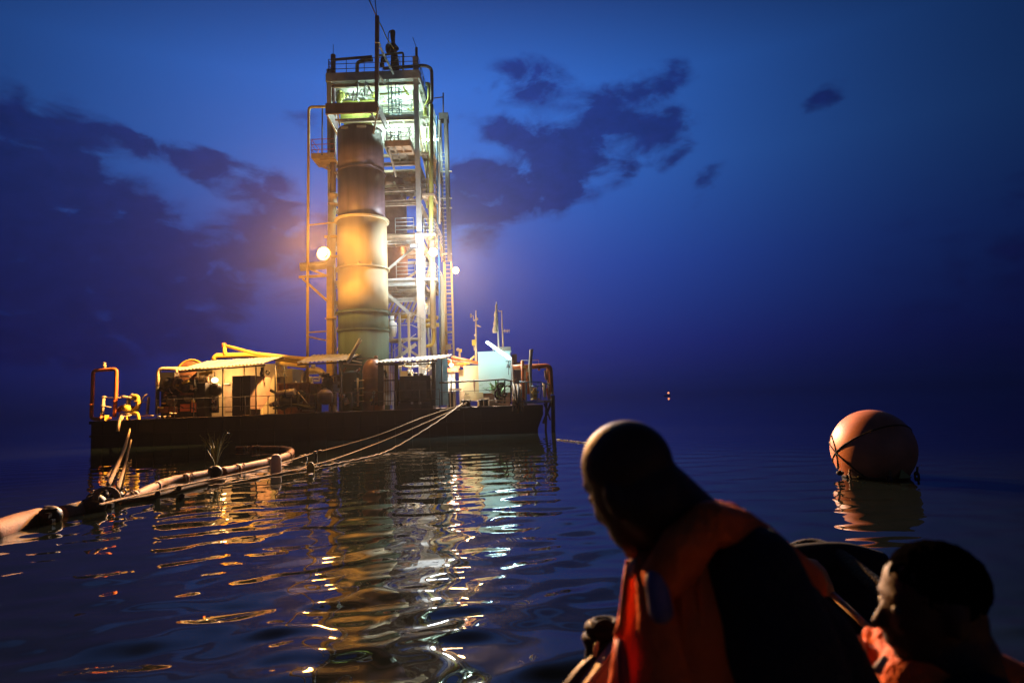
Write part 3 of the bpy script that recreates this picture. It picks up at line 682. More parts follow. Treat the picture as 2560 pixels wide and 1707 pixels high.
# ------------------------------------------------------------------ left end of the barge
f = thing('pipe_loop', 'tall orange pipe loop at the far left end of the barge', 'pipe frame', V(262, 1045, 34.6))
MB().tube([V(252, 1047, 34.6), V(228, 1047, 34.6), V(231, 990, 34.6), V(233, 926, 34.6), V(292, 922, 34.6), V(290, 980, 34.6), V(286, 1042, 34.6)], .098, 14, bend=.22).build('pipe', 'orange', f)
for (x, y) in ((230, 1011), (287.5, 1003)): MB().lathe(V(x, y, 34.6), [(.1, -.03), (.125, -.03), (.125, .03), (.1, .03)], 16).build('collar', 'orange', f)
MB().lathe(V(261, 922, 34.6), [(.06, 0), (.07, .12), (.1, .14), (.1, .2), (.05, .21), (.05, .26), (.09, .28), (.09, .34), (0, .36)], 14).build('vent_cap', 'tan', f)
v = thing('valve_box', 'bright yellow square valve body on the left deck edge', 'valve', V(262, 1055, 34.3))
MB().box(V(259, 1052, 34.1), V(274, 1037, 34.5)).build('body', 'yellow', v, bev=.02)
MB().lathe(V(249, 1045, 34.3), [(0, 0), (.09, 0), (.09, .06), (.14, .06), (.14, .14), (.08, .14), (.08, .24), (0, .24)], 14, 'X').build('flange', 'orange', v)
MB().lathe(V(273, 1045, 34.3), [(0, 0), (.06, 0), (.06, .1), (.0, .14)], 12, 'X').build('stem', 'orange', v)
MB().lathe(V(253, 1066, 34.2), [(0, 0), (.07, 0), (.05, .12), (.12, .15), (.12, .22), (.05, .24), (.05, .4), (0, .4)], 12).build('drain_valve', 'tan', v)
b = thing('bitt_post', 'pale round mooring post beside the yellow valve body', 'post', V(256, 1045, 34.9))
MB().tube([V(254, 1046, 34.9), V(260, 990, 34.9)], .085, 14).build('post', 'tan', b)
for y in (992, 1014, 1036): MB().lathe(V(254 + (1046 - y) * .107, y, 34.9), [(.08, -.03), (.14, -.03), (.14, .02), (.08, .02)], 16).build('rim', 'tan', b)
g = thing('guard_rail', 'thin bent guard rail along the left end of the deck', 'railing', V(330, 1045, 35.4))
for pts in ([(262, 994), (312, 994)], [(258, 1015), (278, 1018)], [(300, 1016), (322, 1008)], [(350, 1006), (372, 1005)]):
    MB().tube([V(*q, 35.3) for q in pts], .028, 6).build('rail', 'tan', g)
MB().tube([V(344, 1030, 35.3), V(358, 992, 35.3), V(368, 985, 35.3)], .045, 8, bend=.15).build('post', 'tan', g)
MB().tube([V(368, 1036, 35.2), V(372, 992, 35.2)], .075, 10).build('post', 'tan', g); MB().tube([V(320, 994, 35.2), V(325, 988, 35.2), V(333, 985, 35.2)], .035, 8, bend=.1).build('post', 'tan', g)
MB().beam(V(348, 1040, 34.6), V(383, 1038, 34.6), .1, .07).build('kerb', 'tan', g)
m = thing('pipe_manifold', 'cluster of yellow and red valves, wheels and elbows on the left deck', 'valves', V(325, 1050, 34.7))
MB().tube([V(320, 1040, 34.7), V(322, 992, 34.7)], .11, 12).build('riser', 'tan', m)
for (x, y, r) in ((318, 993, .28), (311, 1033, .26), (325, 1034, .28), (322, 1020, .18)):
    MB().lathe(V(x, y, 34.65), [(.05, -.03), (r, -.035), (r, .035), (.05, .03)], 20).build('flange', 'tan' if y != 1033 else 'yellow', m)
MB().torus(V(310, 990, 34.7), .16, .025, 'Z', 20, 6).build('handwheel', 'tan', m)
MB().tube([V(333, 1000, 34.7), V(333, 990, 34.7), V(345, 990, 34.7), V(344, 1003, 34.7), V(346, 1010, 34.7), V(341, 1022, 34.7), V(330, 1028, 34.7)], .11, 12, bend=.18).build('elbow', 'yellow', m)
MB().lathe(V(343, 1003, 34.7), [(.1, -.04), (.17, -.04), (.17, .04), (.1, .04)], 16).build('flange', 'yellow', m)
MB().tube([V(296, 1028, 34.8), V(302, 1018, 34.8), V(340, 1022, 34.8)], .13, 12, bend=.2).build('pipe', 'red', m)
MB().lathe(V(317, 1021, 34.5), [(0, -.2), (.15, -.18), (.2, 0), (.15, .18), (0, .2)], 16, 'X').build('valve_body', 'yellow', m)
MB().tube([V(325, 1035, 34.5), V(345, 1032, 34.4), V(347, 1052, 34.3)], .09, 12, bend=.15).build('elbow', 'yellow', m)
MB().box(V(316, 1053, 34.2), V(323, 1039, 34.5)).build('bracket', 'yellow', m)
MB().tube([V(296, 1038, 34.4), V(312, 1042, 34.3), V(330, 1037, 34.4)], .05, 8, bend=.2).build('hose', 'tan', m)
MB().tube([V(306, 1040, 34.0), V(298, 1052, 33.85), V(294, 1078, 33.8)], [.10, .12, .1, .1, .1, .09, .09, .08], 10, bend=.4).build('hose', 'tan', m)

# ------------------------------------------------------------------ tan pipe and diesel engine
t = thing('vent_pipe', 'pale bent pipe arching over the left engine', 'pipe', V(396, 1035, 34.8))
MB().tube([V(393, 1035, 34.9), V(394, 965, 34.9)], .1, 10).build('foot', 'black', t)
MB().tube([V(394, 965, 34.9), V(396, 922, 34.9), V(480, 921, 35.1)], .105, 12, bend=.25).build('pipe', 'tan', t)
MB().tube([V(441, 921, 34.9), V(441, 934, 34.9)], .06, 8).build('stub', 'tan', t)
e = thing('diesel_engine', 'black diesel engine crowded with pipes under the left end of the roof', 'engine', V(440, 1035, 35.2))
def pb(name, mt, par, *a, bev=0): 
    q = MB(); pbox(q, *a); return q.build(name, mt, par, bev=bev)
pb('block', 'black', e, 402, 976, 488, None, 35.0, 1.6, bev=.03)
pb('radiator', 'darkst', e, 398, 930, 436, 978, 35.2, .5)
pb('cylinder_head', 'black', e, 436, 950, 486, 977, 35.1, .8)
for (x0, y0, x1, y1, mt) in ((398, 1016, 420, 1032, 'rust'), (423, 1016, 444, 1032, 'rust'), (450, 1010, 474, 1028, 'orange'), (478, 1005, 490, 1030, 'orange')):
    pb('guard_plate', mt, e, x0, y0, x1, y1, 34.9, .06)
for (a, c, r, mt) in (((466, 925), (512, 925), .07, 'yellow'), ((452, 940), (474, 941), .05, 'tan'), ((500, 935), (532, 930), .1, 'yellow'), ((518, 940), (520, 925), .1, 'yellow'), ((456, 957), (472, 952), .07, 'yellow'), ((476, 965), (482, 966), .07, 'tan'), ((475, 971), (483, 972), .05, 'tan'), ((394, 1018), (408, 1019), .06, 'yellow'), ((405, 1008), (414, 1008), .05, 'yellow'), ((432, 989), (441, 990), .03, 'tan'), ((450, 985), (484, 984), .06, 'rust'), ((480, 1002), (487, 1003), .08, 'yellow'), ((440, 962), (447, 963), .06, 'yellow'), ((437, 943), (440, 948), .06, 'tan')):
    MB().tube([V(*a, 34.85), V(*c, 34.85)], r, 10).build('pipe', mt, e)
for (x, y, r) in ((447, 960, .3), (462, 972, .22), (420, 955, .25), (430, 1003, .28), (470, 995, .2)):
    MB().lathe(V(x, y, 34.95), [(0, -.08), (r, -.08), (r, .02), (r * .75, .04), (r * .7, -.02), (0, -.02)], 24, 'Y').build('pulley', 'darkst', e)
for x in (493, 504, 517): MB().tube([V(x, 956, 35.6), V(x, 940, 35.6)], .13, 12).build('filter', 'tan', e)
for i in range(18):
    x, y = 405 + rng.uniform(0, 82), 935 + rng.uniform(0, 90)
    p_ = V(x, y, 34.92 - rng.uniform(0, .1)); d = Vector((rng.uniform(-.25, .25), 0, rng.uniform(-.2, .2)))
    MB().tube([p_, p_ + d, p_ + d + Vector((.12, 0, -.1))], .028, 6, bend=.05).build('fuel_line', ('darkst', 'rust', 'black', 'tan')[i % 4], e)
for i, (x, y) in enumerate(((380, 1039), (398, 1041), (411, 1041), (424, 1040), (427, 1033), (437, 1033))):
    MB().ell(V(x, y, 33.95), (.1, .06, .045), 10, 6).build('rope_knot', 'ropew', barge)

# ------------------------------------------------------------------ left shelter: cabin wall, roof, posts
def roof(label, x0, x1, yl, yr, Yf, Yb, ybl, ybr, n, m='tin', posts=()):
    s = thing('corrugated_roof', label, 'roof', V((x0 + x1) / 2, (yl + yr) / 2, Yf))
    a, b_ = V(x0, yl, Yf), V(x1, yr, Yf); d, c = V(x0 + (ybl[0] if isinstance(ybl, tuple) else 0), ybl[1], Yb), V(x1 + ybr[0], ybr[1], Yb)
    per = 3; nb = max(1, n // per)
    for k in range(nb):
        t0, t1 = k / nb, (k + 1) / nb
        o = Vector((0, 0, .012 * (k % 2)))
        MB().sheet(a.lerp(b_, t0) + o, a.lerp(b_, t1) + o, d.lerp(c, t1) + o, d.lerp(c, t0) + o, per, .035).build('roof_sheet', m, s)
    MB().beam(a + Vector((0, .1, -.1)), b_ + Vector((0, .1, -.1)), .08, .08).build('purlin', 'darkst', s)
    MB().beam(d + Vector((0, -.1, -.1)), c + Vector((0, -.1, -.1)), .08, .08).build('purlin', 'darkst', s)
    for px in posts:
        x = PX(px, 930, Yf + .15); t = (x - a.x) / (b_.x - a.x)
        MB().tube([(x, Yf + .15, DZ), (x, Yf + .15, a.lerp(b_, t).z - .1)], .04, 8).build('post', 'darkst', s)
    return s
roof('long pale corrugated roof over the engine and lockers, left of the tank', 446, 662, 925, 908, 34.5, 37.6, (75, 903), (50, 892), 24, posts=(557, 640))
roof('short pale corrugated roof in front of the tank foot', 742, 872, 907, 900, 34.9, 37.3, (45, 887), (35, 884), 13, posts=(688, 711, 853))
cab = thing('deck_cabin', 'cream deck cabin glowing warm under the long roof', 'cabin', V(520, 1030, 37.2))
pb('wall', 'cream', cab, 492, 912, 690, None, 37.2, .1)
for x in (558, 606, 652): pb('wall_batten', 'cream', cab, x, 914, x + 3, None, 37.12, .07)
pb('dark_opening', 'black', cab, 505, 975, 522, None, 37.14, .05)
pb('door', 'tan', cab, 562, 955, 579, 1028, 37.15, .04); pb('shelf', 'white', cab, 560, 958, 573, 961, 36.9, .3)
lp_ = thing('bulkhead_lamp', 'round white bulkhead lamp on the cabin wall beside the black fan', 'lamp', V(537, 950, 36.6))
MB().ell(V(537, 950, 36.7), (.2, .14, .16), 16, 10).build('glass', 'lens_i', lp_); MB().tube([V(537, 942, 36.7), V(537, 930, 36.7)], .03, 6).build('stem', 'darkst', lp_)
lamp(lp_, 'POINT', V(560, 946, 35.9), 230, (1, .52, .2), .15)
fan = thing('duct_fan', 'black oval duct fan standing in front of the cabin wall', 'fan', V(537, 1030, 35.6))
MB().lathe(V(537, 974, 35.6), [(0, -.2), (.26, -.2), (.36, -.05), (.36, .2), (.3, .22), (0, .1)], 24, 'Y').build('drum', 'black', fan)
MB().tube([V(537, 990, 35.6), V(537, 1032, 35.6)], .22, 12).build('motor', 'darkst', fan)
for i in range(8):
    p_ = V(530 + rng.uniform(0, 14), 995 + rng.uniform(0, 32), 35.32); MB().tube([p_, p_ + Vector((rng.uniform(-.2, .2), -.05, .15))], .04, 6).build('hose', ('rust', 'greyw', 'tan')[i % 3], fan)
k = thing('locker', 'narrow black steel locker right of the engine', 'locker', V(501, 1035, 34.9)); pb('body', 'black', k, 491, 957, 513, None, 34.9, .8, bev=.02); pb('door', 'black', k, 493, 960, 511, 1030, 34.87, .02); pb('handle', 'darkst', k, 508, 992, 510, 1000, 34.82, .04)
k = thing('locker', 'wide black steel cabinet with a paler right side under the roof', 'locker', V(604, 1032, 34.8))
pb('body', 'black', k, 580, 939, 626, None, 34.8, 1.4, bev=.03)
q = MB(); a = V(626, 939, 34.81); bq = V(664, 944, 36.2)
c = V(664, 990, 36.2); dq = V(640, 1024, 35.3); eq = V(626, 1022, 34.81)
q._add([a, bq, c, dq, eq] + [p_ + Vector((.25, .1, 0)) for p_ in (a, bq, c, dq, eq)], [(0, 1, 2, 3, 4), (9, 8, 7, 6, 5)] + [(i, i + 5, (i + 1) % 5 + 5, (i + 1) % 5) for i in range(5)])
q.build('side_tank', 'beige', k)
for px in (582, 588): pb('door_seam', 'darkst', k, px + 18, 944, px + 19, 1026, 34.78, .03)
# deck-edge rail along the whole front
gr = thing('guard_rail', 'thin dark wire guard rail along the front deck edge', 'railing', V(700, 1040, 34.15))
def DR(px, h): 
    x = PX(px, 1030, 34.15); return Vector((x, 34.15, DZ + h))
posts = [393, 436, 484, 557, 613, 670, 728, 788, 830, 880, 935, 990, 1050, 1100]
for px in posts: MB().tube([DR(px, 0), DR(px, 1.0)], .025, 6).build('post', 'darkst', gr)
for h_ in (.5, 1.0): MB().tube([DR(px, h_ + .01 * math.sin(px)) for px in posts], .018, 6).build('wire', 'darkst', gr)

# ------------------------------------------------------------------ pipes above the roofs
bm_ = thing('boom_pipe', 'long yellow pipe boom lying over the shelter roofs', 'pipe', V(660, 890, 37.7))
MB().tube([V(559, 863, 37.6), V(640, 884, 37.7), V(770, 899, 37.8)], [.09, .1, .16], 12).build('boom', 'yellow', bm_)
MB().tube([V(562, 866, 37.6), V(562, 888, 37.6)], .12, 10).build('strut', 'yellow', bm_)
MB().lathe(V(560, 862, 37.6), [(0, -.15), (.13, -.14), (.13, .1), (0, .14)], 14).build('end_cap', 'orange', bm_)
bp2 = thing('header_pipe', 'thick yellow pipe running beside the boom above the long roof', 'pipe', V(620, 900, 37.9))
MB().tube([V(533, 900, 38.4), V(540, 890, 38.4), V(630, 887, 38.3), V(762, 905, 38.2)], .17, 14, bend=.3).build('pipe', 'yellow', bp2)
MB().tube([V(690, 907, 37.4), V(764, 916, 37.4), V(766, 905, 37.4)], .12, 12, bend=.15).build('branch', 'yellow', bp2)
rl = thing('hose_reel', 'brown domed hose reel showing above the left end of the roof', 'reel', V(475, 920, 38.2))
MB().lathe(V(478, 935, 38.2), [(0, -.3), (.8, -.3), (.85, -.25), (.85, .25), (.8, .3), (0, .3)], 36, 'Y').build('drum', 'rust', rl)
MB().torus(V(478, 935, 37.9), .86, .04, 'Y', 36, 8).build('rim', 'yellow', rl); MB().torus(V(478, 935, 38.5), .86, .04, 'Y', 36, 8).build('rim', 'yellow', rl)

# ------------------------------------------------------------------ middle of the deck
c1 = thing('store_container', 'bright cream container with a sloped ribbed awning behind the gap between roofs', 'container', V(700, 965, 41.5))
pb('body', 'cream', c1, 660, 922, 731, None, 41.5, 2.2)
pb('roof_hatch', 'yellow', c1, 690, 913, 702, 922, 41.6, 1.2)
for i in range(9): MB().beam(V(663 + i * 6, 931, 41.2), V(668 + i * 6.4, 942, 40.7), .14, .04).build('awning_slat', 'cream', c1)
pb('panel', 'yellow', c1, 668, 945, 686, 975, 41.4, .08); pb('panel', 'tan', c1, 694, 943, 701, 975, 41.4, .08); pb('meter', 'white', c1, 670, 950, 677, 960, 41.3, .1)
MB().lathe(V(669, 928, 39.6), [(0, -.1), (.1, -.08), (.1, .1), (0, .12)], 14, 'Y').build('horn', 'black', c1)
fl = thing('hook_block', 'black hanging hook block under the right end of the long roof', 'hook', V(655, 940, 35.6))
MB().tube([V(655, 918, 35.6), V(655, 926, 35.6), V(652, 936, 35.6), V(656, 940, 35.6)], .08, 8, bend=.08).build('chain', 'black', fl); MB().torus(V(669, 931, 35.6), .1, .04, 'Y', 16, 8).build('ring', 'black', fl)
r1 = thing('skip_box', 'rust brown open steel skip in the middle of the deck', 'skip', V(735, 1000, 36.5))
pb('side', 'rust', r1, 694, 960, 771, None, 36.5, .08); pb('side', 'rust', r1, 772, 958, 803, None, 38.0, .08)
q = MB(); q.box((PX(771, 960, 36.5) - .04, 36.58, DZ), (PX(771, 960, 36.5) + .04, 38.0, PZ(771, 960, 36.5))); q.build('side', 'rust', r1)
for x in (694, 720, 745, 769): pb('rib', 'rust', r1, x, 962, x + 2, None, 36.42, .07)
pb('lip', 'rust', r1, 692, 957, 773, 960, 36.4, .25)
ar = thing('arch_duct', 'big cream horseshoe duct behind the rust brown skip', 'duct', V(783, 960, 39.5))
pts = [V(758, 965, 39.5)] + [V(786 + 26 * math.cos(math.pi * (1 - i / 10)), 950 - 26 * math.sin(math.pi * i / 10), 39.5) for i in range(11)] + [V(813, 965, 39.5)]
MB().tube(pts, .2, 14).build('duct', 'cream', ar); MB().tube([V(783, 920, 39.4), V(783, 908, 39.4)], .14, 12).build('stack', 'white', ar)
MB().beam(V(762, 932, 39.2), V(812, 932, 39.2), .1, .08).build('cross_bar', 'tan', ar)
for (a, c_, r_) in (((765, 945), (800, 943), .06), ((775, 960), (776, 940), .09), ((785, 952), (798, 952), .08), ((797, 955), (800, 938), .06), ((770, 935), (806, 932), .05)):
    MB().tube([V(*a, 38.8), V(*c_, 38.8)], r_, 8).build('pipe', 'white', ar)
for i, (x, h_) in enumerate(((740, 952), (746, 956), (755, 950), (767, 950), (781, 946))):
    j = MB().lathe(V(x, 962, 38.3), [(0, 0), (.09, 0), (.09, .1), (.05, .13), (.06, (962 - h_) * .022), (0, (962 - h_) * .022 + .02)], 12)
    j = j.build('jerrican', 'white'); tag(j, ('leftmost small white container behind the rust brown skip', 'second small white container behind the skip from the left', 'middle small white container behind the rust brown skip', 'fourth small white container, under the horseshoe duct', 'tallest rightmost small white container behind the skip')[i], 'container', 'small containers behind the skip')
for i, (a, c_, lab) in enumerate((((690, 987), (738, 979), 'long pale roll of hose lying on top of the pile beside the wide black cabinet'), ((676, 1012), (691, 1008), 'short pale pipe end low in the pile beside the wide black cabinet'), ((698, 1008), (714, 1004), 'short pale pipe middle in the pile of pipe ends'), ((718, 1000), (735, 993), 'thin pale pipe pointing up to the right in the pile of pipe ends'))):
    q = thing('pipe_length', lab, 'pipe', V((a[0] + c_[0]) / 2, a[1] + 5, 34.9)); r_ = (.19, .12, .13, .06)[i]
    MB().tube([V(*a, 34.9), V(*c_, 34.8)], r_, 16).build('barrel', 'tan', q)
    MB().lathe(V((a[0] + c_[0]) / 2 + 2, (a[1] + c_[1]) / 2, 34.86), [(r_, -.03), (r_ + .03, -.03), (r_ + .03, .03), (r_, .03)], 16, 'X').build('band', 'darkst', q)
wn = thing('winch', 'dark winch drum and rope heap in the middle of the front deck', 'winch', V(730, 1035, 34.8))
MB().lathe(V(705, 1005, 34.9), [(0, 0), (.45, 0), (.45, .06), (.3, .08), (.3, .9), (.45, .92), (.45, .98), (0, .98)], 24, 'X').build('drum', 'black', wn)
MB().lathe(V(750, 990, 35.0), [(0, -.1), (.28, -.1), (.34, 0), (.28, .1), (0, .1)], 20, 'Y').build('sheave', 'black', wn)
for i in range(10):
    x = 700 + i * 8; q = V(x, 1020 - 9 * math.sin(i / 9 * 3.1), 34.6); MB().torus(q, .32, .06, 'Z', 16, 6).build('rope_coil', 'black', wn)
MB().tube([V(745, 980, 34.8), V(777, 1018, 34.6)], .035, 8).build('lever', 'tan', wn); MB().tube([V(690, 982, 34.8), V(676, 975, 34.8)], .08, 8).build('handle', 'black', wn)
MB().box(V(755, 1027, 34.1), V(782, 1024, 34.3)).build('base_plate', 'tan', wn)
sv = thing('silencer', 'black ragged exhaust silencer above the round float', 'silencer', V(822, 990, 35.6))
MB().lathe(V(820, 985, 35.7), [(0, 0), (.3, 0), (.36, .3), (.34, .6), (.26, .75), (.3, .8), (.16, 1.0), (.1, 1.02), (.1, 1.15), (0, 1.15)], 18).build('body', 'black', sv)
for i in range(9):
    MB().ell(V(808 + rng.uniform(0, 24), 938 + rng.uniform(0, 42), 35.5), (.13, .13, .1), 10, 6).build('fitting', 'black', sv)
bl = thing('float_ball', 'dark shiny round float resting on the deck right of the winch', 'float', V(813, 1015, 34.9))
MB().ell(V(813, 992, 34.9), .44, 32, 20).build('ball', 'slate', bl); M['slate'].node_tree.nodes['Principled BSDF'].inputs['Roughness'].default_value = .42
MB().lathe(V(813, 972, 34.9), [(.1, -.03), (.12, 0), (.08, .05), (0, .05)], 12).build('eye', 'darkst', bl)
ps = thing('pump_stack', 'tall dark pump pipework between the float and the brown tank', 'pump', V(850, 1020, 35.3))
for (a, c_, r_, mt) in (((841, 915), (841, 1015), .05, 'tan'), ((852, 910), (853, 1015), .06, 'darkst'), ((838, 960), (838, 1012), .12, 'greyw'), ((833, 975), (850, 975), .13, 'greyw'), ((834, 958), (850, 957), .09, 'tan'), ((862, 995), (868, 1010), .14, 'tan'), ((828, 940), (855, 938), .05, 'tan'), ((846, 988), (862, 990), .1, 'tan'), ((829, 1005), (829, 1015), .1, 'rust')):
    MB().tube([V(*a, 35.4), V(*c_, 35.4)], r_, 10).build('pipe', mt, ps)
pb('control_box', 'copper', ps, 834, 935, 852, 953, 35.8, .3); pb('control_box', 'black', ps, 836, 958, 851, 972, 35.7, .3)
ct = thing('water_tank', 'upright olive grey cylinder left of the brown domed tank', 'tank', V(880, 1020, 36.0))
MB().lathe(V(880, 1020, 36.2), [(0, 0), (.46, 0), (.46, 1.95), (.4, 2.05), (0, 2.12)], 32).build('shell', 'sage', ct)
MB().tube([V(894, 945, 35.6), V(895, 1016, 35.6)], .06, 8).build('pipe', 'cream', ct)
for y in (952, 972, 989, 1005): MB().tube([V(886, y, 35.6), V(910, y - 2, 35.6)], .03, 6).build('rung', 'cream', ct)
dt = thing('domed_tank', 'brown upright tank with a shining round dome beside the slatted shelter', 'tank', V(927, 1015, 35.8))
x0, x1 = PX(901, 930, 35.8), PX(955, 930, 35.8); r_ = (x1 - x0) / 2; zt = PZ(927, 930, 35.8); tp = PZ(927, 893, 35.8)
MB().lathe(((x0 + x1) / 2, 36.3, 0), [(0, DZ), (r_, DZ), (r_, zt)] + [(r_ * math.cos(i * math.pi / 20), zt + (tp - zt) * math.sin(i * math.pi / 20)) for i in range(1, 10)] + [(0, tp)], 40).build('shell', 'copper', dt)
MB().lathe(((x0 + x1) / 2 + .2, 36.2, tp - .05), [(0, 0), (.1, 0), (.1, .14), (0, .14)], 12).build('nozzle', 'rust', dt)
for y in (945, 975): MB().torus(((x0 + x1) / 2, 36.3, PZ(927, y, 35.8)), r_ + .01, .02, 'Z', 40, 6).build('weld_band', 'copper', dt)
for i, (x, y, mt) in enumerate(((926, 1003, 'yellow'), (933, 985, 'greyw'), (931, 995, 'greyw'), (940, 1005, 'rust'), (929, 1012, 'darkst'), (938, 1012, 'darkst'))):
    MB().tube([V(x, y, 35.3), V(x + 4, y - 7, 35.3)], .07, 8).build('valve', mt, dt)
pl = thing('leaning_beam', 'heavy dark channel beam leaning up to the right in front of the tank foot', 'beam', V(872, 905, 34.8))
MB().ibeam(V(868, 905, 34.8), V(899, 850, 35.2), .26, .2, .03).beam(V(874, 905, 34.75), V(904, 850, 35.1), .05, .05).build('channel', 'greyw', pl)
MB().beam(V(858, 909, 34.8), V(905, 912, 34.8), .07).build('foot', 'cream', pl); MB().beam(V(880, 901, 34.8), V(905, 906, 35.2), .06).build('tie', 'cream', pl); MB().beam(V(892, 897, 35), V(940, 895, 35.4), .06).build('tie', 'cream', pl)
for k_ in range(7):
    q = V(858 + k_ * 6, 928 + (k_ * 37 % 20), 36); MB().tube([q, q + Vector((.15, 0, .2))], .06, 6).build('bracket', ('rust', 'greyw')[k_ % 2], pl)

# ------------------------------------------------------------------ right shelter with the generator
roof('pale corrugated roof over the black generator right of the brown tank', 938, 1092, 906, 897, 34.5, 37.0, (30, 899), (40, 886), 15, posts=())
sh = thing('slatted_shelter', 'dark framed shelter with slatted back wall and blue grey corrugated end', 'shelter', V(1020, 1015, 34.8))
for (a, wd) in ((952, .3), (991, .2), (1084, .22)): MB().beam(V(a, 1014, 34.7), V(a, 906, 34.7), wd, .12).build('post', 'black', sh)
for y in (912, 951): MB().beam(V(950, y, 34.75), V(1084, y - 2, 34.75), .08, .07).build('frame_bar', 'black', sh)
for i in range(11): MB().beam(V(957 + i * 3.2, 1012, 36.5), V(957 + i * 3.2, 912, 36.5), .045, .03).build('slat', 'white' if i % 2 else 'tan', sh)
for i in range(3): MB().beam(V(1076 + i * 3, 1000, 36.5), V(1076 + i * 3, 908, 36.5), .045, .03).build('slat', 'tan', sh)
MB().beam(V(962, 929, 34.9), V(990, 934, 34.9), .1, .03).build('board', 'tan', sh)
MB().tube([V(962, 925, 34.8), V(967, 945, 34.8)], .07, 8).build('hanging_hose', 'black', sh)
a, b_ = V(1086, 901, 34.7), V(1118, 895, 36.4); d_, c_ = Vector((a.x, a.y, PZ(1090, 1014, 34.7))), Vector((b_.x, b_.y, PZ(1090, 1014, 34.7)))
for k_ in range(3):
    t0, t1 = k_ / 3, (k_ + 1) / 3; o = Vector((0, .015 * (k_ % 2), 0))
    MB().sheet(a.lerp(b_, t0) + o, a.lerp(b_, t1) + o, d_.lerp(c_, t1) + o, d_.lerp(c_, t0) + o, 3, .045).build('end_sheet', 'bluetin', sh)
MB().beam(V(1104, 897, 35.3), V(1105, 1013, 35.3), .06, .05).build('post', 'black', sh)
gn = thing('generator', 'big black generator block with three round caps on top inside the slatted shelter', 'generator', V(1030, 1012, 34.9))
pb('casing', 'black', gn, 999, 939, 1077, 1005, 34.9, 1.3, bev=.03); pb('side_box', 'black', gn, 988, 951, 1000, 1005, 35.0, 1.0, bev=.02); pb('skid', 'darkst', gn, 985, 1005, 1082, None, 34.95, 1.2)
for x in (1024, 1040, 1053): MB().lathe(V(x, 939, 35.3), [(0, 0), (.11, 0), (.11, .08), (.08, .13), (0, .15)], 16).build('cap', 'black', gn)
for x in (1020, 1040, 1058): pb('louvre_panel', 'darkst', gn, x - 9, 950, x + 8, 996, 34.87, .02)
for x in (1027, 1047): MB().box(V(x, 1010, 34.7), V(x + 6, 1004, 34.75)).build('foot', 'white', gn)
pm = thing('pump_skid', 'pale tangle of pipes and a pump behind the generator', 'pump', V(1030, 940, 37.5))
pb('base_tank', 'cream', pm, 1001, 927, 1026, None, 37.5, 1)
for i in range(16):
    x, y = 1003 + rng.uniform(0, 72), 908 + rng.uniform(0, 28); q = V(x, y, 37 + rng.uniform(0, 1)); dd = Vector((rng.uniform(-.5, .5), 0, rng.uniform(-.25, .25)))
    MB().tube([q, q + dd, q + dd + Vector((0, .1, .2))], rng.uniform(.03, .08), 8, bend=.08).build('pipe', ('white', 'tan', 'cream')[i % 3], pm)
lp2 = thing('bulkhead_lamp', 'bright white bulkhead lamp behind the corrugated end wall', 'lamp', V(1130, 908, 37.0))
MB().ell(V(1128, 912, 37.0), (.14, .1, .1), 12, 8).build('glass', 'lens_i', lp2); MB().tube([V(1128, 908, 37), V(1128, 900, 37)], .03, 6).build('stem', 'tan', lp2)
lamp(lp2, 'POINT', V(1130, 918, 36.7), 420, (1, .83, .6), .12)
# ------------------------------------------------------------------ right part of the deck
wc = thing('white_cabinet', 'white notice cabinet lit by a lamp right of the corrugated end', 'cabinet', V(1130, 1005, 37.6))
pb('body', 'white', wc, 1116, 930, 1137, 978, 37.6, .4); pb('canopy', 'orange', wc, 1114, 920, 1146, 930, 37.3, .7); pb('table', 'tan', wc, 1122, 971, 1152, 975, 36.8, .6)
for x in (1122, 1132): pb('notice', 'slate', wc, x - 4, 936, x, 943, 37.57, .02)
for x in (1124, 1133, 1149): pb('leg', 'tan', wc, x, 975, x + 2, None, 36.9, .06)
pb('crate', 'black', wc, 1120, 982, 1134, None, 37.2, .5)
rf = thing('pipe_rack', 'orange pipes and beams spanning above the white cabinet', 'pipe rack', V(1150, 920, 38.5))
for (a, c_, r_, mt) in (((1128, 893), (1195, 907), .1, 'orange'), ((1118, 898), (1150, 905), .06, 'tan'), ((1118, 903), (1160, 916), .07, 'orange'), ((1120, 909), (1175, 909), .06, 'yellow'), ((1125, 918), (1150, 917), .09, 'cream'), ((1160, 915), (1186, 890), .05, 'yellow'), ((1150, 903), (1192, 908), .06, 'tan'), ((1140, 912), (1140, 928), .06, 'orange')):
    MB().tube([V(*a, 38.5), V(*c_, 38.5)], r_, 8).build('pipe', mt, rf)
ck = thing('cream_tank', 'cream painted steel box tank with a rust streak left of the pale cabin', 'tank', V(1170, 1003, 37.2))
pb('front', 'cream', ck, 1160, 918, 1197, 1001, 37.2, 1.6); pb('lid', 'cream', ck, 1158, 914, 1198, 918, 37.1, 1.8)
q = MB(); q.box((PX(1146, 920, 37.8), 37.9, DZ), (PX(1160, 920, 37.2) - .01, 38.8, PZ(1160, 922, 37.2))); q.build('side_box', 'tan', ck)
q = MB(); pts = [V(1183, 948, 37.19), V(1188, 950, 37.19), V(1187, 985, 37.19), V(1184, 968, 37.19)]; q._add(pts + [p_ - Vector((0, .008, 0)) for p_ in pts], [(3, 2, 1, 0), (4, 5, 6, 7), (0, 1, 5, 4), (1, 2, 6, 5), (2, 3, 7, 6), (3, 0, 4, 7)]); q.build('rust_streak', 'rust', ck)
q = MB(); q.tube([V(1162, 988, 37.15), V(1165, 981, 37.15), V(1167, 987, 37.15), V(1170, 983, 37.15), V(1172, 986, 37.15)], .02, 5); q.build('painted_scrawl', 'black', ck)
pb('step', 'cream', ck, 1192, 981, 1207, None, 36.6, .5); pb('crate', 'tan', ck, 1198, 993, 1222, None, 36.2, .5)
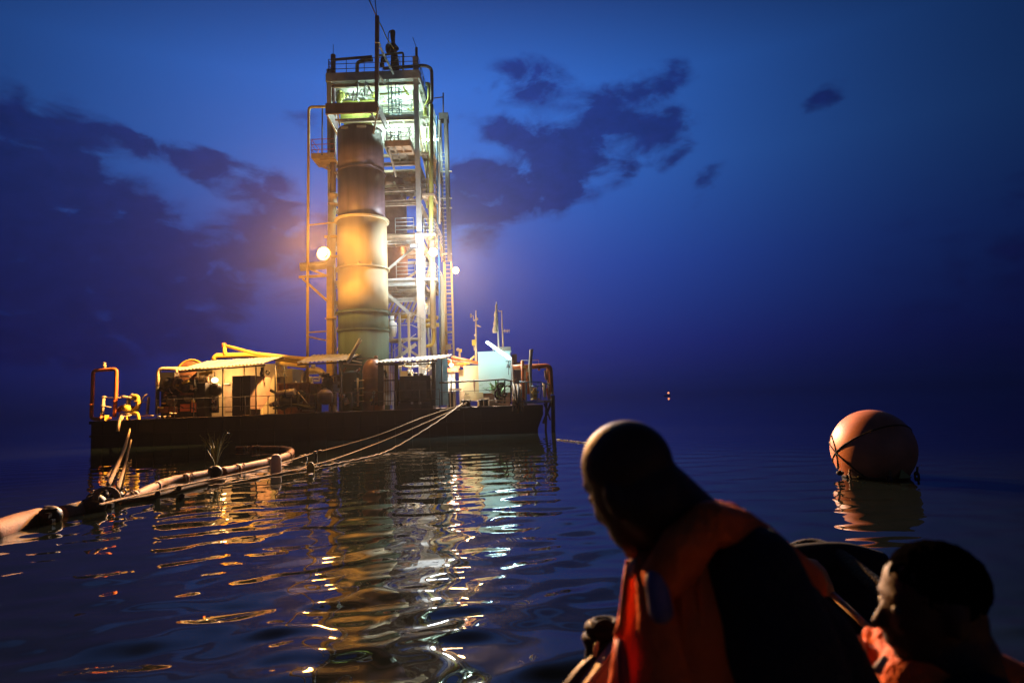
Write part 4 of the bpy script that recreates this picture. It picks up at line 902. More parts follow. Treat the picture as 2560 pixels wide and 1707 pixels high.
hs = thing('cabin_house', 'pale blue green cabin lit by a slanting tube lamp', 'cabin', V(1237, 985, 37.0))
pb('front_wall', 'house', hs, 1196, 881, 1277, 982, 37.0, .12)
q = MB(); q.box((PX(1196, 900, 37), 37.12, PZ(1237, 982, 37)), (PX(1277, 900, 37), 39.5, PZ(1237, 884, 37))); q.build('cabin_body', 'greyw', hs)
pb('roof_edge', 'house', hs, 1194, 878, 1278.5, 881, 36.95, .3)
pb('plinth', 'rust', hs, 1200, 982, 1275, None, 37.1, 2)
pb('roof_box', 'greyw', hs, 1249, 867, 1277, 879, 38.0, 1.2); pb('shaded_side_block', 'slate', hs, 1279, 885, 1292, None, 38.6, 1.4); pb('shaded_side_block', 'slate', hs, 1279, 905, 1308, None, 38.9, 1.4)  # slate blocks put the cabin's shadowed side into the colour
MB().tube([V(1233, 879, 37.1), V(1233, 871, 37.1)], .03, 6).build('vent', 'white', hs)
tl = thing('tube_lamp', 'bright cyan white tube lamp slanting across the front of the pale cabin', 'lamp', V(1246, 880, 36.0))
p0, p1 = V(1216, 855, 35.9), V(1273, 896, 35.4)
MB().tube([p0, p1], .055, 12).build('tube', 'lens_c', tl); MB().beam(p0 + Vector((.06, .1, .07)), p1 + Vector((.16, .1, .02)), .07, .05).build('housing', 'greyw', tl)
for t_ in (.12, .37, .62, .87): lamp(tl, 'POINT', p0.lerp(p1, t_) + Vector((0, .02, -.02)), 62, (.55, .95, 1), .1, name='tube_light')
MB().tube([p1 + Vector((.1, .1, 0)), V(1281, 903, 35.4), V(1283, 960, 35.4), V(1283, 1008, 35.2)], .06, 8, bend=.15).build('lamp_post', 'greyw', tl)
be = thing('ship_bell', 'small black bell hanging from a bracket in front of the pale cabin', 'bell', V(1271, 925, 35.8))
MB().lathe(V(1271, 919, 35.8), [(0, 0), (.13, 0), (.1, .04), (.075, .14), (.06, .2), (0, .22)], 20).build('bell', 'black', be)
MB().beam(V(1264, 903, 35.8), V(1280, 903, 35.8), .04).build('bracket', 'black', be); MB().tube([V(1271, 903, 35.8), V(1271, 911, 35.8)], .025, 6).build('hanger', 'black', be); MB().tube([V(1271, 919, 35.8), V(1271.5, 937, 35.8)], .018, 6).build('pull_cord', 'black', be)
# plants
def plant(label, px, py, Y, hgt, n, seed, name='potted_plant', m='leaf', cat='plant', wid=.09, spread=.9):
    rr = random.Random(seed); base = V(px, py, Y) if py else None
    t_ = thing(name, label, cat, base)
    for k in range(n):
        a = rr.uniform(0, 2 * math.pi); ln = hgt * rr.uniform(.6, 1.1); out_ = spread * rr.uniform(.2, 1) * hgt
        d = Vector((math.cos(a) * out_, math.sin(a) * out_, 0)); side = Vector((-math.sin(a), math.cos(a), 0))
        vs = []; K = 6
        for i in range(K + 1):
            u = i / K; c0 = base + d * u ** 1.2 + Vector((0, 0, ln * (u - .45 * u * u * rr.uniform(.7, 1.1)) * 1.4)); ww = wid * math.sin(math.pi * min(1, u * .9 + .1)) 
            vs += [c0 - side * ww, c0 + side * ww + Vector((0, 0, .01))]
        q = MB(); q._add(vs, [(2 * i, 2 * i + 1, 2 * i + 3, 2 * i + 2) for i in range(K)]); q.build('frond' if m == 'leaf' else 'blade', m, t_)
    return t_
pp = plant('green leafy plant growing in front of the pale cabin beside the black railing', 1246, 1000, 35.2, 1.15, 40, 3, wid=.085, spread=1.0)
MB().lathe(V(1248, 1006, 35.6), [(0, 0), (.2, 0), (.26, .25), (.22, .26), (0, .2)], 20).build('pot', 'darkst', pp)
# bollards
for px, lab in ((1165, 'squat black mooring bollard holding the ropes, left one of the pair'), (1209, 'squat black mooring bollard without ropes, nearer the pale cabin')):
    bo = thing('bollard', lab, 'bollard', V(px, 1010, 34.4)); c_ = V(px, 1010, 34.4); c_.z = DZ
    for s_ in (-.13, .13): MB().lathe(c_ + Vector((s_, 0, 0)), [(0, 0), (.13, 0), (.11, .08), (.11, .3), (.15, .33), (.15, .38), (0, .4)], 18).build('post', 'black', bo)
    MB().box(c_ + Vector((-.32, -.18, -.01)), c_ + Vector((.32, .18, .04))).build('base', 'black', bo)
    if px == 1165:
        for k_ in range(3): MB().torus(c_ + Vector((-.13, 0, .12 + .06 * k_)), .14, .03, 'Z', 18, 6).build('rope_turn', 'ropew', bo)
# black railing at the right
br = thing('black_railing', 'black pipe railing in front of the cream tank and pale cabin', 'railing', V(1190, 1010, 34.6))
MB().tube([V(1098, 957, 34.5), V(1245, 949, 34.5), V(1260, 948, 34.5), V(1280, 953, 34.9)], .045, 8, bend=.1).build('top_rail', 'black', br)
MB().tube([V(1098, 981, 34.5), V(1242, 974, 34.5)], .018, 6).build('mid_wire', 'black', br)
for px in (1128, 1245, 1262, 1277):
    MB().beam(V(px, 1008, 34.5), V(px, 951, 34.5), .07, .05).build('post', 'black', br)
hk = thing('hung_tackle', 'black curved tackle and hooks hung on the black railing', 'tackle', V(1258, 990, 34.4))
for i, (x, y, R_, s0, ar_) in enumerate(((1253, 968, .22, .6, .6), (1258, 982, .2, 2.6, .6), (1250, 985, .28, 1.4, .45))):
    MB().torus(V(x, y, 34.4), R_, .06, 'Y', 20, 8, ar_, s0).build('hook', 'black', hk)
MB().lathe(V(1254, 966, 34.4), [(0, 0), (.08, 0), (.03, .15), (.03, .3), (.08, .5), (0, .5)], 12, 'X').build('shackle', 'black', hk)
rp_ = thing('rope_bundle', 'heap of frayed pale ropes hanging over the deck edge below the bell', 'rope heap', V(1290, 1010, 34.5))
rr = random.Random(4)
for i in range(22):
    x = 1280 + rr.uniform(0, 22); y0 = 955 + rr.uniform(0, 45); y1 = 1012 + rr.uniform(-6, 22)
    MB().tube([V(x, y0, 34.4), V(x + rr.uniform(-4, 6), (y0 + y1) / 2, 34.0), V(x + rr.uniform(-4, 12), y1, 33.8)], rr.uniform(.018, .05), 6, bend=.3).build('rope', ('ropew', 'rope', 'darkst', 'tan')[i % 4], rp_)
for i in range(6): MB().torus(V(1290 + i * 3, 1005 + (i % 3) * 5, 34.1), .25, .045, 'XYZ'[i % 2], 20, 6).build('coil', ('rope', 'darkst')[i % 2], rp_)
MB().tube([V(1278, 953, 34.6), V(1286, 950, 34.6), V(1292, 946, 34.6)], .035, 6).build('rope_end', 'ropew', rp_)
# right end platform with orange pipes
op_ = thing('outrigger_platform', 'small grating platform with teal rails on the far right end of the barge', 'platform', V(1345, 1005, 34.6))
pa, pb_ = V(1305, 1003, 34.4), V(1378, 1001, 34.4)
MB().box((pa.x, 34.3, pa.z - .12), (pb_.x, 36.5, pa.z)).build('grating', 'darkst', op_)
MB().box((pa.x, 34.2, pa.z - .1), (pb_.x - .4, 34.28, pa.z - .02)).build('edge_beam', 'bluetin', op_)
for px in (1304, 1316, 1343, 1352, 1362, 1372): MB().tube([V(px, 1002, 34.5), V(px + 1, 956, 34.5)], .03, 6).build('post', 'bluetin', op_)
for a, c_ in (((1298, 954), (1352, 955)), ((1325, 965), (1358, 965)), ((1352, 955), (1375, 962))): MB().tube([V(*a, 34.5), V(*c_, 34.5)], .032, 6).build('handrail', 'bluetin', op_)
MB().tube([V(1382, 988, 34.6), V(1384, 1120, 34.6)], .11, 10).build('fender_pile', 'black', op_)
for a_, b_2, w_2 in (((1378, 1004), (1358, 1058), .13), ((1366, 1004), (1364, 1085), .12), ((1360, 1008), (1376, 1050), .08)): MB().beam(V(*a_, 34.7), V(*b_2, 34.7), w_2).build('brace', 'black', op_)
rp2 = thing('riser_pipes', 'orange pipe loop and vertical pipes at the far right end of the barge', 'pipes', V(1340, 1000, 35))
MB().tube([V(1283, 917, 35.3), V(1368, 914, 35), V(1376, 920, 35), V(1379, 985, 35)], .12, 12, bend=.25).build('pipe', 'orange', rp2)
MB().tube([V(1286, 922, 35.5), V(1366, 918, 35.2), V(1369, 925, 35.2), V(1371, 990, 35.1)], .06, 10, bend=.15).build('pipe', 'tan', rp2)
for (a, c_, r_, mt) in (((1306, 902), (1308, 1000), .1, 'orange'), ((1302, 960), (1312, 1000), .05, 'orange'), ((1318, 915), (1322, 985), .12, 'orange'), ((1313, 915), (1313, 1000), .05, 'tan'), ((1305, 918), (1330, 918), .1, 'yellow'), ((1316, 925), (1326, 925), .16, 'tan'), ((1318, 945), (1325, 944), .16, 'rust'), ((1363, 925), (1366, 950), .08, 'tan'), ((1360, 958), (1362, 992), .1, 'tan'), ((1368, 970), (1374, 998), .09, 'orange'), ((1345, 921), (1350, 921), .13, 'orange')):
    MB().tube([V(*a, 35.1), V(*c_, 35.1)], r_, 10).build('pipe', mt, rp2)
MB().tube([V(1302, 901, 35.2), V(1346, 900, 35.2), V(1347, 912, 35.2)], .025, 6).build('conduit', 'greyw', rp2)
MB().tube([V(1378, 983, 34.9), V(1384, 983, 34.9)], .06, 8).build('stub', 'yellow', rp2)
wp = thing('tall_post', 'tall pale post with a bent tip standing in the orange pipes', 'post', V(1328, 1000, 34.9))
MB().tube([V(1329, 995, 34.8), V(1325, 920, 34.8), V(1328, 874, 34.8)], [.09, .09, .1], 12).build('post', 'greyw', wp); MB().tube([V(1328, 875, 34.8), V(1334, 875, 34.8)], .05, 8).build('tip', 'greyw', wp)
hy = thing('yellow_valve', 'squat yellow valve on the far right platform', 'valve', V(1338, 1000, 34.8))
MB().lathe(V(1338, 1000, 34.8), [(0, 0), (.26, 0), (.26, .08), (.14, .12), (.16, .35), (.24, .4), (.24, .46), (.1, .5), (.08, .62), (.16, .64), (.16, .68), (0, .68)], 20).build('body', 'yellow', hy)
MB().tube([V(1334, 992, 34.6), V(1333, 975, 34.6), V(1340, 970, 34.6)], .05, 8, bend=.1).build('arm', 'yellow', hy)
# masts behind the cabin
wm = thing('weather_mast', 'thin weather mast with wind sensors and a box above the cream tank', 'mast', V(1190, 908, 38.5))
MB().tube([V(1190, 905, 38.5), V(1190, 776, 38.5)], [.08, .035], 8).build('pole', 'tan', wm)
MB().box(V(1180, 863, 38.3), V(1190, 850, 38.6)).build('box', 'yellow', wm); MB().tube([V(1185, 863, 38.5), V(1186, 876, 38.5)], .04, 6).build('conduit', 'tan', wm)
MB().tube([V(1184, 802, 38.5), V(1190, 798, 38.5)], .04, 6).build('arm', 'tan', wm); MB().tube([V(1184, 802, 38.5), V(1183, 789, 38.5), V(1177, 789, 38.5)], .03, 6).build('arm', 'tan', wm); MB().ell(V(1192, 797, 38.5), .09, 10, 6).build('sensor', 'tan', wm)
MB().box(V(1175, 793, 38.4), V(1179, 785, 38.6)).build('anemometer', 'tan', wm); MB().tube([V(1191, 813, 38.5), V(1203, 817, 38.5)], [.07, .02], 8).build('vane', 'tan', wm)
MB().tube([V(1186, 836, 38.5), V(1191, 840, 38.5)], .07, 8).build('sensor', 'tan', wm)
MB().beam(V(1190, 888, 38.5), V(1166, 912, 38.5), .05).build('stay', 'tan', wm); MB().beam(V(1163, 908, 38.5), V(1196, 906, 38.5), .06).build('stay', 'tan', wm)
fp = thing('flagpole', 'leaning white flagpole with a limp furled flag above the pale cabin', 'flagpole', V(1246, 870, 38.3))
MB().tube([V(1247, 872, 38.3), V(1241, 755, 38.3)], [.05, .03], 8).build('pole', 'white', fp)
q = MB(); z0_ = V(1240, 757, 38.25)
rings = []
for i in range(14):
    u = i / 13; c_ = V(1240.5 - 2.2 * u, 760 + 72 * u, 38.25); rr_ = .03 + .11 * u ** .8 + .02 * math.sin(i * 1.7)
    rings.append([c_ + Vector((rr_ * math.cos(a) * (1 + .3 * math.sin(3 * a + i)), .5 * rr_ * math.sin(a), 0)) for a in [2 * math.pi * j / 12 for j in range(12)]])
q._add([p_ for r_ in rings for p_ in r_], [(i * 12 + j, i * 12 + (j + 1) % 12, (i + 1) * 12 + (j + 1) % 12, (i + 1) * 12 + j) for i in range(13) for j in range(12)] + [tuple(range(11, -1, -1)), tuple(range(156, 168))], True)
q.build('flag', 'flag', fp)
an = thing('antenna', 'thin antenna pole with short horizontal elements right of the flagpole', 'antenna', V(1257, 870, 38.3))
MB().tube([V(1258, 868, 38.3), V(1254, 776, 38.3)], [.05, .03], 8).build('pole', 'tan', an); MB().tube([V(1254, 778, 38.3), V(1246, 778, 38.3), V(1246, 774, 38.3)], .025, 6).build('arm', 'tan', an)
MB().tube([V(1257, 828, 38.3), V(1275, 826, 38.3)], .02, 6).build('boom', 'tan', an)
for x in (1261, 1265, 1269, 1273): MB().tube([V(x, 832, 38.3), V(x, 823, 38.3)], .014, 5).build('element', 'tan', an)
sg = thing('siren_post', 'short post carrying a round horn and a yellow box right of the tower foot', 'siren', V(1148, 900, 38.6))
MB().tube([V(1149, 898, 38.6), V(1149, 876, 38.6)], .06, 8).build('post', 'tan', sg); MB().lathe(V(1145, 874, 38.5), [(0, .1), (.05, .1), (.1, -.02), (.11, -.02), (.09, .12), (0, .14)], 16, 'Y').build('horn', 'tan', sg); MB().box(V(1149, 880, 38.5), V(1155, 873, 38.7)).build('box', 'yellow', sg)
# litter of small lit things on the deck edge
for i, (x0, x1, y) in enumerate(((1100, 1150, 1022), (1116, 1175, 1012), (1205, 1235, 1015), (640, 655, 1030), (662, 690, 1027), (790, 800, 1018), (815, 830, 1019))):
    q = MB(); a = V(x0, y, 34.0); a2 = V(x1, y - .5, 34.0); a.z = a2.z = DZ + .0
    q.beam((a.x, 33.88, DZ + .02 - (.12 if i == 0 else 0)), (a2.x, 33.88, DZ + .02 - (.12 if i == 0 else 0)), .07, .04).build('edge_strip', ('greyw', 'tan')[i > 1])
    o_ = bpy.data.objects[-1] if False else None
for o_ in [o for o in COL.objects if o.name.startswith('edge_strip')]:
    o_.parent = barge; o_.location = o_.location - OFF[barge.as_pointer()]
HAZE = .00012

# ------------------------------------------------------------------ floating hose and ropes
fh = thing('floating_hose', 'long rusty orange floating hose curving from the lower left to the barge', 'hose', W(300, 1260))
def wpts(l, z): return [W(x, y, z) for x, y in l]
MB().tube(wpts([(-60, 1350), (0, 1330), (50, 1312), (96, 1300)], .02), .2, 20, bend=.4).build('hose_section', 'hose', fh)
MB().tube(wpts([(150, 1288), (185, 1280), (222, 1270)], .02), .16, 18).build('hose_section', 'ropew', fh)
def smooth(P, k=6):
    out_ = []
    for i in range(len(P) - 1):
        p0, p1, p2, p3 = P[max(i - 1, 0)], P[i], P[i + 1], P[min(i + 2, len(P) - 1)]
        for j in range(k):
            t = j / k; out_.append(.5 * ((2 * p1) + (p2 - p0) * t + (2 * p0 - 5 * p1 + 4 * p2 - p3) * t * t + (3 * p1 - p0 - 3 * p2 + p3) * t ** 3))
    out_.append(P[-1]); return out_
for pts, zz_, r_ in (([(290, 1248), (340, 1238), (375, 1222), (420, 1203), (470, 1193), (524, 1182)], .04, .10),
                     ([(552, 1180), (600, 1170), (650, 1160), (700, 1146), (722, 1137), (728, 1130), (722, 1124), (700, 1122), (655, 1121), (632, 1121)], .07, .12),
                     ([(626, 1121), (612, 1121), (592, 1121)], .05, .10)):
    hp = smooth(wpts(pts, zz_)); hr = [r_ * (1 + .05 * math.sin(i * 1.3)) for i in range(len(hp))]
    MB().tube(hp, hr, 18).build('hose_section', 'hose', fh)
    for i in range(5, len(hp) - 3, 9):
        d_ = (hp[i + 1] - hp[i]).normalized(); MB().tube([hp[i] - d_ * .06, hp[i] + d_ * .06], r_ * 1.18, 16).build('band', 'rust', fh)
        for k_ in range(2): MB().tube([hp[i + k_ * 2] + Vector((0, -.05, r_ * 1.0)), hp[i + k_ * 2] + Vector((.1, -.15, r_ * .9)), hp[i + k_ * 2] + Vector((.16, -.22, -.05))], .015, 5).build('lashing', 'ropew', fh)
MB().tube(smooth(wpts([(300, 1254), (380, 1240), (470, 1218), (560, 1196)], .05)), .05, 8).build('cable', 'rope', fh)
def clamp(c, s, par, n=7, seed=1, m='black'):
    rr = random.Random(seed); q = MB().ell(c, s, 14, 10); q.build('clamp', m, par)
    for i in range(n):
        d = Vector((rr.uniform(-1, 1) * s, rr.uniform(-1, 1) * s, rr.uniform(-.3, 1) * s))
        (MB().torus(c + d * .8, s * .45, s * .13, 'XYZ'[i % 3], 14, 6) if i % 2 else MB().box(c + d - Vector((1, 1, 1)) * s * .22, c + d + Vector((1, 1, 1)) * s * .22)).build('shackle', m, par)
c1_ = thing('hose_joint', 'black shackled joint where the pale hose end meets the big hose at the far left', 'joint', W(125, 1292)); clamp(W(125, 1292, .08), .18, c1_, 9, 1)
c2_ = thing('hose_joint', 'big black knot of shackles at the foot of the hanging ropes', 'joint', W(250, 1262))
clamp(W(238, 1262, .1), .19, c2_, 10, 2); clamp(W(250, 1240, .16), .15, c2_, 6, 3); clamp(W(292, 1243, .1), .13, c2_, 6, 5)
for k in range(3): MB().torus(W(262 + k * 4, 1248, .22), .2, .03, 'Y', 18, 6, .5, 0).build('band', 'ropew', c2_)
c3_ = thing('hose_joint', 'black joint holding a tuft of grass on the floating hose', 'joint', W(539, 1182)); clamp(W(539, 1180, .12), .17, c3_, 6, 7)
plant('thin tuft of grass growing out of the black hose joint', 540, 1172, W(539, 1180, .1).y, 1.15, 46, 9, 'grass_tuft', 'reed', 'grass tuft', .010, .38)
B = V(1163, 1008, 34.3); B.z = DZ + .2
def rope(label, pts, r, m='rope', name='mooring_rope', cat='rope', wob=0.0):
    q = thing(name, label, cat, pts[0]); P = smooth(pts, 10)
    if wob: P = [p + Vector((0, 0, wob * math.sin(i * 1.9))) for i, p in enumerate(P)]
    MB().tube(P, r, 7).build('rope', m, q); return q
kn = W(244, 1262, .3)
def Q(px, py, Y): return V(px, py, Y)
r1 = rope('uppermost mooring rope running from the bollard to the hose joint, knotted near its middle', [B, Q(1060, 1042, 31.5), Q(960, 1082, 27.5), Q(870, 1110, 24.5), Q(790, 1131, 22), Q(700, 1158, 19), Q(600, 1183, 16.5), Q(480, 1208, 14.5), Q(360, 1234, 12.6), kn], .021, 'rope')
for px, py in ((788, 1132), (800, 1129), (753, 1142), (762, 1140)): MB().ell(V(px, py, 21.8), (.09, .06, .07), 10, 6).build('knot', 'black', r1)
rope('middle mooring rope sagging below the uppermost one', [B + Vector((.1, 0, .05)), Q(1100, 1040, 32), Q(980, 1093, 27), Q(860, 1139, 20.5), Q(780, 1163, 17.8), Q(700, 1183, 15.9), W(600, 1204, .05), W(545, 1214, .03)], .020, 'rope')
rope('lowest frayed mooring rope lying half in the water', [B + Vector((-.1, 0, .05)), Q(1105, 1046, 31), W(1040, 1088, .35), W(972, 1126, .05), W(930, 1140, .03), W(860, 1155, .02), W(790, 1168, .02), W(700, 1184, .02), W(600, 1203, .02), W(520, 1215, .02)], .026, 'ropew', wob=.012)
rope('thin wire leading from the bollard toward the far right', [B + Vector((.2, 0, .1)), B + Vector((1.5, .05, .12)), V(1282, 1003, 34.2)], .015, 'tan')
for i, (a, b_, c_, lab) in enumerate((((325, 1072), (312, 1120), (270, 1215), 'thick pale rope hanging off the hull on the left'), ((323, 1074), (304, 1135), (266, 1195), 'thin pale rope beside the thick one on the left of the hull'), ((328, 1100), (316, 1150), (294, 1225), 'short thick yellowish rope nearest the hose joint'))):
    rope(lab, [V(*a, 33.6 if i < 2 else 30), V(*b_, 24 if i < 2 else 23), W(*c_, .25)], (.045, .03, .04)[i], 'rope', 'hanging_rope')
for i, (x, y0, y1, lab) in enumerate(((790, 1133, 1172, 'taller dark line hanging from the right knots'), (766, 1142, 1180, 'dark line hanging from the left knots'), (747, 1165, 1185, 'short dark line hanging below the middle rope'))):
    q = thing('hanging_line', lab, 'line', V(x, y1, 20)); MB().tube([V(x, y0, 21.7), V(x, y1, 21.7)], .045, 6).build('line', 'black', q)
for k, (x, y) in enumerate(((447, 1220), (394, 1234), (455, 1240))):
    q = thing('mooring_stub', ('dark upright stub under the hose, tallest of three', 'small dark float under the hose near the knot of shackles', 'low dark stub in the water below the hose')[k], 'stub', W(x, y)); MB().tube([W(x, y, -.2), W(x, y, .2 - .06 * k)], .05, 10).build('stub', 'black', q)
fb = thing('bottle_float', 'upright pinkish white bottle float in the water under the ropes', 'float', W(690, 1188))
MB().lathe(W(690, 1190, -.1), [(0, 0), (.13, 0), (.14, .1), (.14, .45), (.1, .55), (.06, .58), (0, .58)], 18).build('bottle', 'collar', fb)
fy = thing('bottle_float', 'small yellow bottle float beside the hanging dark lines', 'float', W(777, 1190))
MB().lathe(W(777, 1190, -.1), [(0, 0), (.09, 0), (.1, .1), (.1, .25), (.05, .36), (0, .38)], 16).build('bottle', 'yellow', fy); MB().lathe(W(777, 1190, .26), [(0, 0), (.05, 0), (.05, .05), (0, .05)], 12).build('cap', 'white', fy)
# beaded line at the right of the barge
q = thing('beaded_line', 'thin line of small white floats stretching away behind the bald man', 'float line', W(1420, 1103))
a, b_ = W(1395, 1098, .02), W(1640, 1128, .02)
MB().tube([a, b_], .012, 5).build('line', 'ropew', q)
for i in range(60):
    if i % 5 < 3: MB().ell(a.lerp(b_, i / 60), (.07, .03, .025), 6, 4).build('bead', 'white', q)

# ------------------------------------------------------------------ mooring buoy
bc = W(2188, 1190, 0); BR = .745; bc = Vector((bc.x, bc.y, .52))
by = thing('mooring_buoy', 'big round orange mooring buoy bound with black straps', 'buoy', (bc.x, bc.y, 0))
MB().ell(bc, BR, 64, 40).build('ball', 'buoy', by)
def onball(px, py):
    d = ray(px, py).normalized(); oc = Vector((0, 0, CAMZ)) - bc; b_ = d.dot(oc); h_ = b_ * b_ - (oc.dot(oc) - BR * BR)
    return Vector((0, 0, CAMZ)) + d * (-b_ - math.sqrt(max(h_, 0)))
def strap(A, B_, C_, r=.013):
    A, B_, C_ = onball(*A), onball(*B_), onball(*C_); n = (B_ - A).cross(C_ - A).normalized(); off = n.dot(A - bc)
    u = (A - bc - n * off).normalized(); v = n.cross(u); rr_ = math.sqrt(BR * BR - off * off) + .006
    MB().tube([bc + n * off + (u * math.cos(t) + v * math.sin(t)) * (rr_ + .004 * math.sin(5 * t)) for t in [2 * math.pi * i / 72 for i in range(73)]], r, 8, cap=False).build('strap', 'rubber', by)
strap((2090, 1131), (2150, 1089), (2230, 1064)); strap((2090, 1131), (2115, 1155), (2152, 1184)); strap((2086, 1112), (2090, 1131), (2092, 1170))
MB().torus((bc.x, bc.y, .02), math.sqrt(BR * BR - bc.z * bc.z) + .015, .028, 'Z', 60, 8).build('weed_line', 'rubber', by)
rr = random.Random(8)
for i in range(40):
    a = rr.uniform(0, 6.28); r_ = math.sqrt(BR * BR - bc.z ** 2) + .03; p_ = Vector((bc.x + r_ * math.cos(a), bc.y + r_ * math.sin(a), .03))
    MB().tube([p_, p_ + Vector((rr.uniform(-.05, .05), rr.uniform(-.05, .05), rr.uniform(.03, .09)))], [.014, .005], 5).build('weed', 'reed' if i % 3 else 'rubber', by)
for a in (-2.75, -1.75, -.35):
    p_ = bc + Vector((BR * .93 * math.cos(a), BR * .93 * math.sin(a), -.5)); MB().torus(p_, .06, .02, 'X', 14, 6).build('shackle', 'darkst', by)
    MB().tube([p_, p_ + Vector((.03, 0, .16))], .02, 6).build('lashing', 'rope', by)
p_ = bc + Vector((-BR * .96, -.1, -.42))
MB().ell(p_, (.07, .06, .05), 12, 8).build('fitting', 'rubber', by); MB().ell(p_ + Vector((.02, -.05, .02)), (.02, .02, .02), 8, 6).build('bolt', 'white', by)
q = MB(); a = bc + Vector((.05, -BR * .9, -.48)); tri = [a, a + Vector((.24, 0, 0)), a + Vector((.07, .02, .16))]
q._add(tri + [t + Vector((0, -.02, 0)) for t in tri], [(0, 1, 2), (5, 4, 3), (0, 3, 4, 1), (1, 4, 5, 2), (2, 5, 3, 0)]); q.build('tag', 'olive', by)

# ------------------------------------------------------------------ far boat light
far = thing('distant_boat', 'tiny distant boat showing one orange light on the dark lake', 'boat', W(1668, 992))
fz = V(1668, 990, 900); c_ = Vector((fz.x, 900, 0))
MB().ell(V(1671, 984, 900), 2.0, 12, 8).build('lantern', 'far', far); far.location = c_
OFF[far.as_pointer()] = c_
for o in list(far.children): bpy.data.objects.remove(o)
MB().ell(V(1671, 982, 900), 1.3, 12, 8).build('lantern', 'far', far)
q = MB(); q._add([c_ + Vector(v) for v in ((-4, -1, 0), (4, -1, 0), (4, 1, 0), (-4, 1, 0), (-5, -1.3, .9), (4.6, -1.3, .9), (4.6, 1.3, .9), (-5, 1.3, .9))], [(0, 3, 2, 1), (4, 5, 6, 7), (0, 1, 5, 4), (1, 2, 6, 5), (2, 3, 7, 6), (3, 0, 4, 7)]); q.build('hull', 'black', far)
MB().tube([c_ + Vector((2, 0, 2)), c_ + Vector((2, 0, 5))], .1, 6).build('mast', 'darkst', far)

# ------------------------------------------------------------------ our own boat
def G(px, py, z): return W(px, py, z)
boat = thing('small_boat', 'dark open boat carrying the two men in orange life vests', 'boat', (1.0, 1.9, .1))
gz = .78
gun = smooth([Vector((-.75, -.9, gz)), Vector((-.35, .6, gz)), G(1400, 1800, gz), G(1480, 1700, gz), G(1600, 1580, gz), G(1760, 1460, gz), G(1960, 1384, gz), G(2090, 1386, gz), Vector((1.85, 2.5, .5)), Vector((1.95, 1.3, .36)), Vector((1.9, -.9, .36))], 8)
MB().tube(gun, .045, 12).build('gunwale', 'shirt', boat)
ctr = Vector((1.1, .3, 0)); vs = []; K = 5
for p_ in gun:
    for i in range(K): 
        u = i / (K - 1); t = Vector((ctr.x, ctr.y, 0)); k_ = 1 - .32 * u ** 1.4; vs.append(Vector((t.x + (p_.x - t.x) * k_, t.y + (p_.y - t.y) * k_, p_.z - .03 - u * .85)))
q = MB(); n_ = len(gun); q._add(vs, [(i * K + j, (i + 1) * K + j, (i + 1) * K + j + 1, i * K + j + 1) for i in range(n_ - 1) for j in range(K - 1)], True)
hh = q.build('hull', 'shirt', boat); sm_ = hh.modifiers.new('thick', 'SOLIDIFY'); sm_.thickness = .03
q = MB(); ring = [Vector((ctr.x + (p_.x - ctr.x) * .80, ctr.y + (p_.y - ctr.y) * .80, .25)) for p_ in gun]
q._add(ring + [p_ - Vector((0, 0, .02)) for p_ in ring], [tuple(range(n_)), tuple(reversed(range(n_, 2 * n_)))]); q.build('floor', 'darkst', boat)
for (y0, z_) in ((.55, .55), (-.5, .55)): MB().box((-.1, y0 - .14, z_ - .04), (2.9, y0 + .16, z_)).build('thwart', 'wood', boat)
# black side tube behind the men
MB().tube(smooth([G(1800, 1452, .62), G(1960, 1412, .72), G(2100, 1400, .74), G(2200, 1425, .68)]), .10, 16).build('side_tube', 'rubber', boat)
# white band and bow gear at the lower left of the vest
bw = thing('bow_fitting', 'black rope wrapped bow fitting with a pale band beside the orange vest', 'bow fitting', G(1450, 1640, .9))
a_, b2 = V(1358, 1745, 1.75), V(1536, 1612, 1.75)
MB().beam(V(1462, 1722, 1.70), V(1545, 1618, 1.70), .05, .03).build('band', 'beige', bw)
MB().beam(V(1480, 1722, 1.69), V(1556, 1625, 1.69), .045, .03).build('band', 'beige', bw)
MB().tube([V(1400, 1760, 1.74), V(1465, 1670, 1.74), V(1545, 1610, 1.74)], .018, 10, bend=.2).build('rim', 'black', bw)
MB().tube([V(1405, 1765, 1.8), V(1480, 1672, 1.8), V(1550, 1625, 1.8)], .035, 10, bend=.2).build('side', 'black', bw)
MB().tube([V(1480, 1700, 1.8), V(1500, 1600, 1.8), V(1512, 1565, 1.8)], [.03, .035, .045], 14).build('post', 'black', bw)
for i in range(7): MB().torus(V(1499 + i * 2.2, 1612 - i * 9, 1.8), .030 + .006 * (i % 3), .012, 'Z', 18, 8).build('rope_turn', 'rubber', bw)
for i in range(4): MB().tube([V(1503 + i * 5, 1560, 1.79), V(1490 + i * 9, 1586, 1.77), V(1508 + i * 4, 1610, 1.78)], .009, 8, bend=.02).build('rope_wrap', 'rubber', bw)
MB().torus(V(1512, 1578, 1.77), .028, .006, 'Y', 18, 8).build('ring', 'rubber', bw)
MB().tube([V(1487, 1640, 1.72), V(1490, 1618, 1.72), V(1495, 1604, 1.72)], [.004, .007, .003], 8).build('strap_end', 'tan', bw)
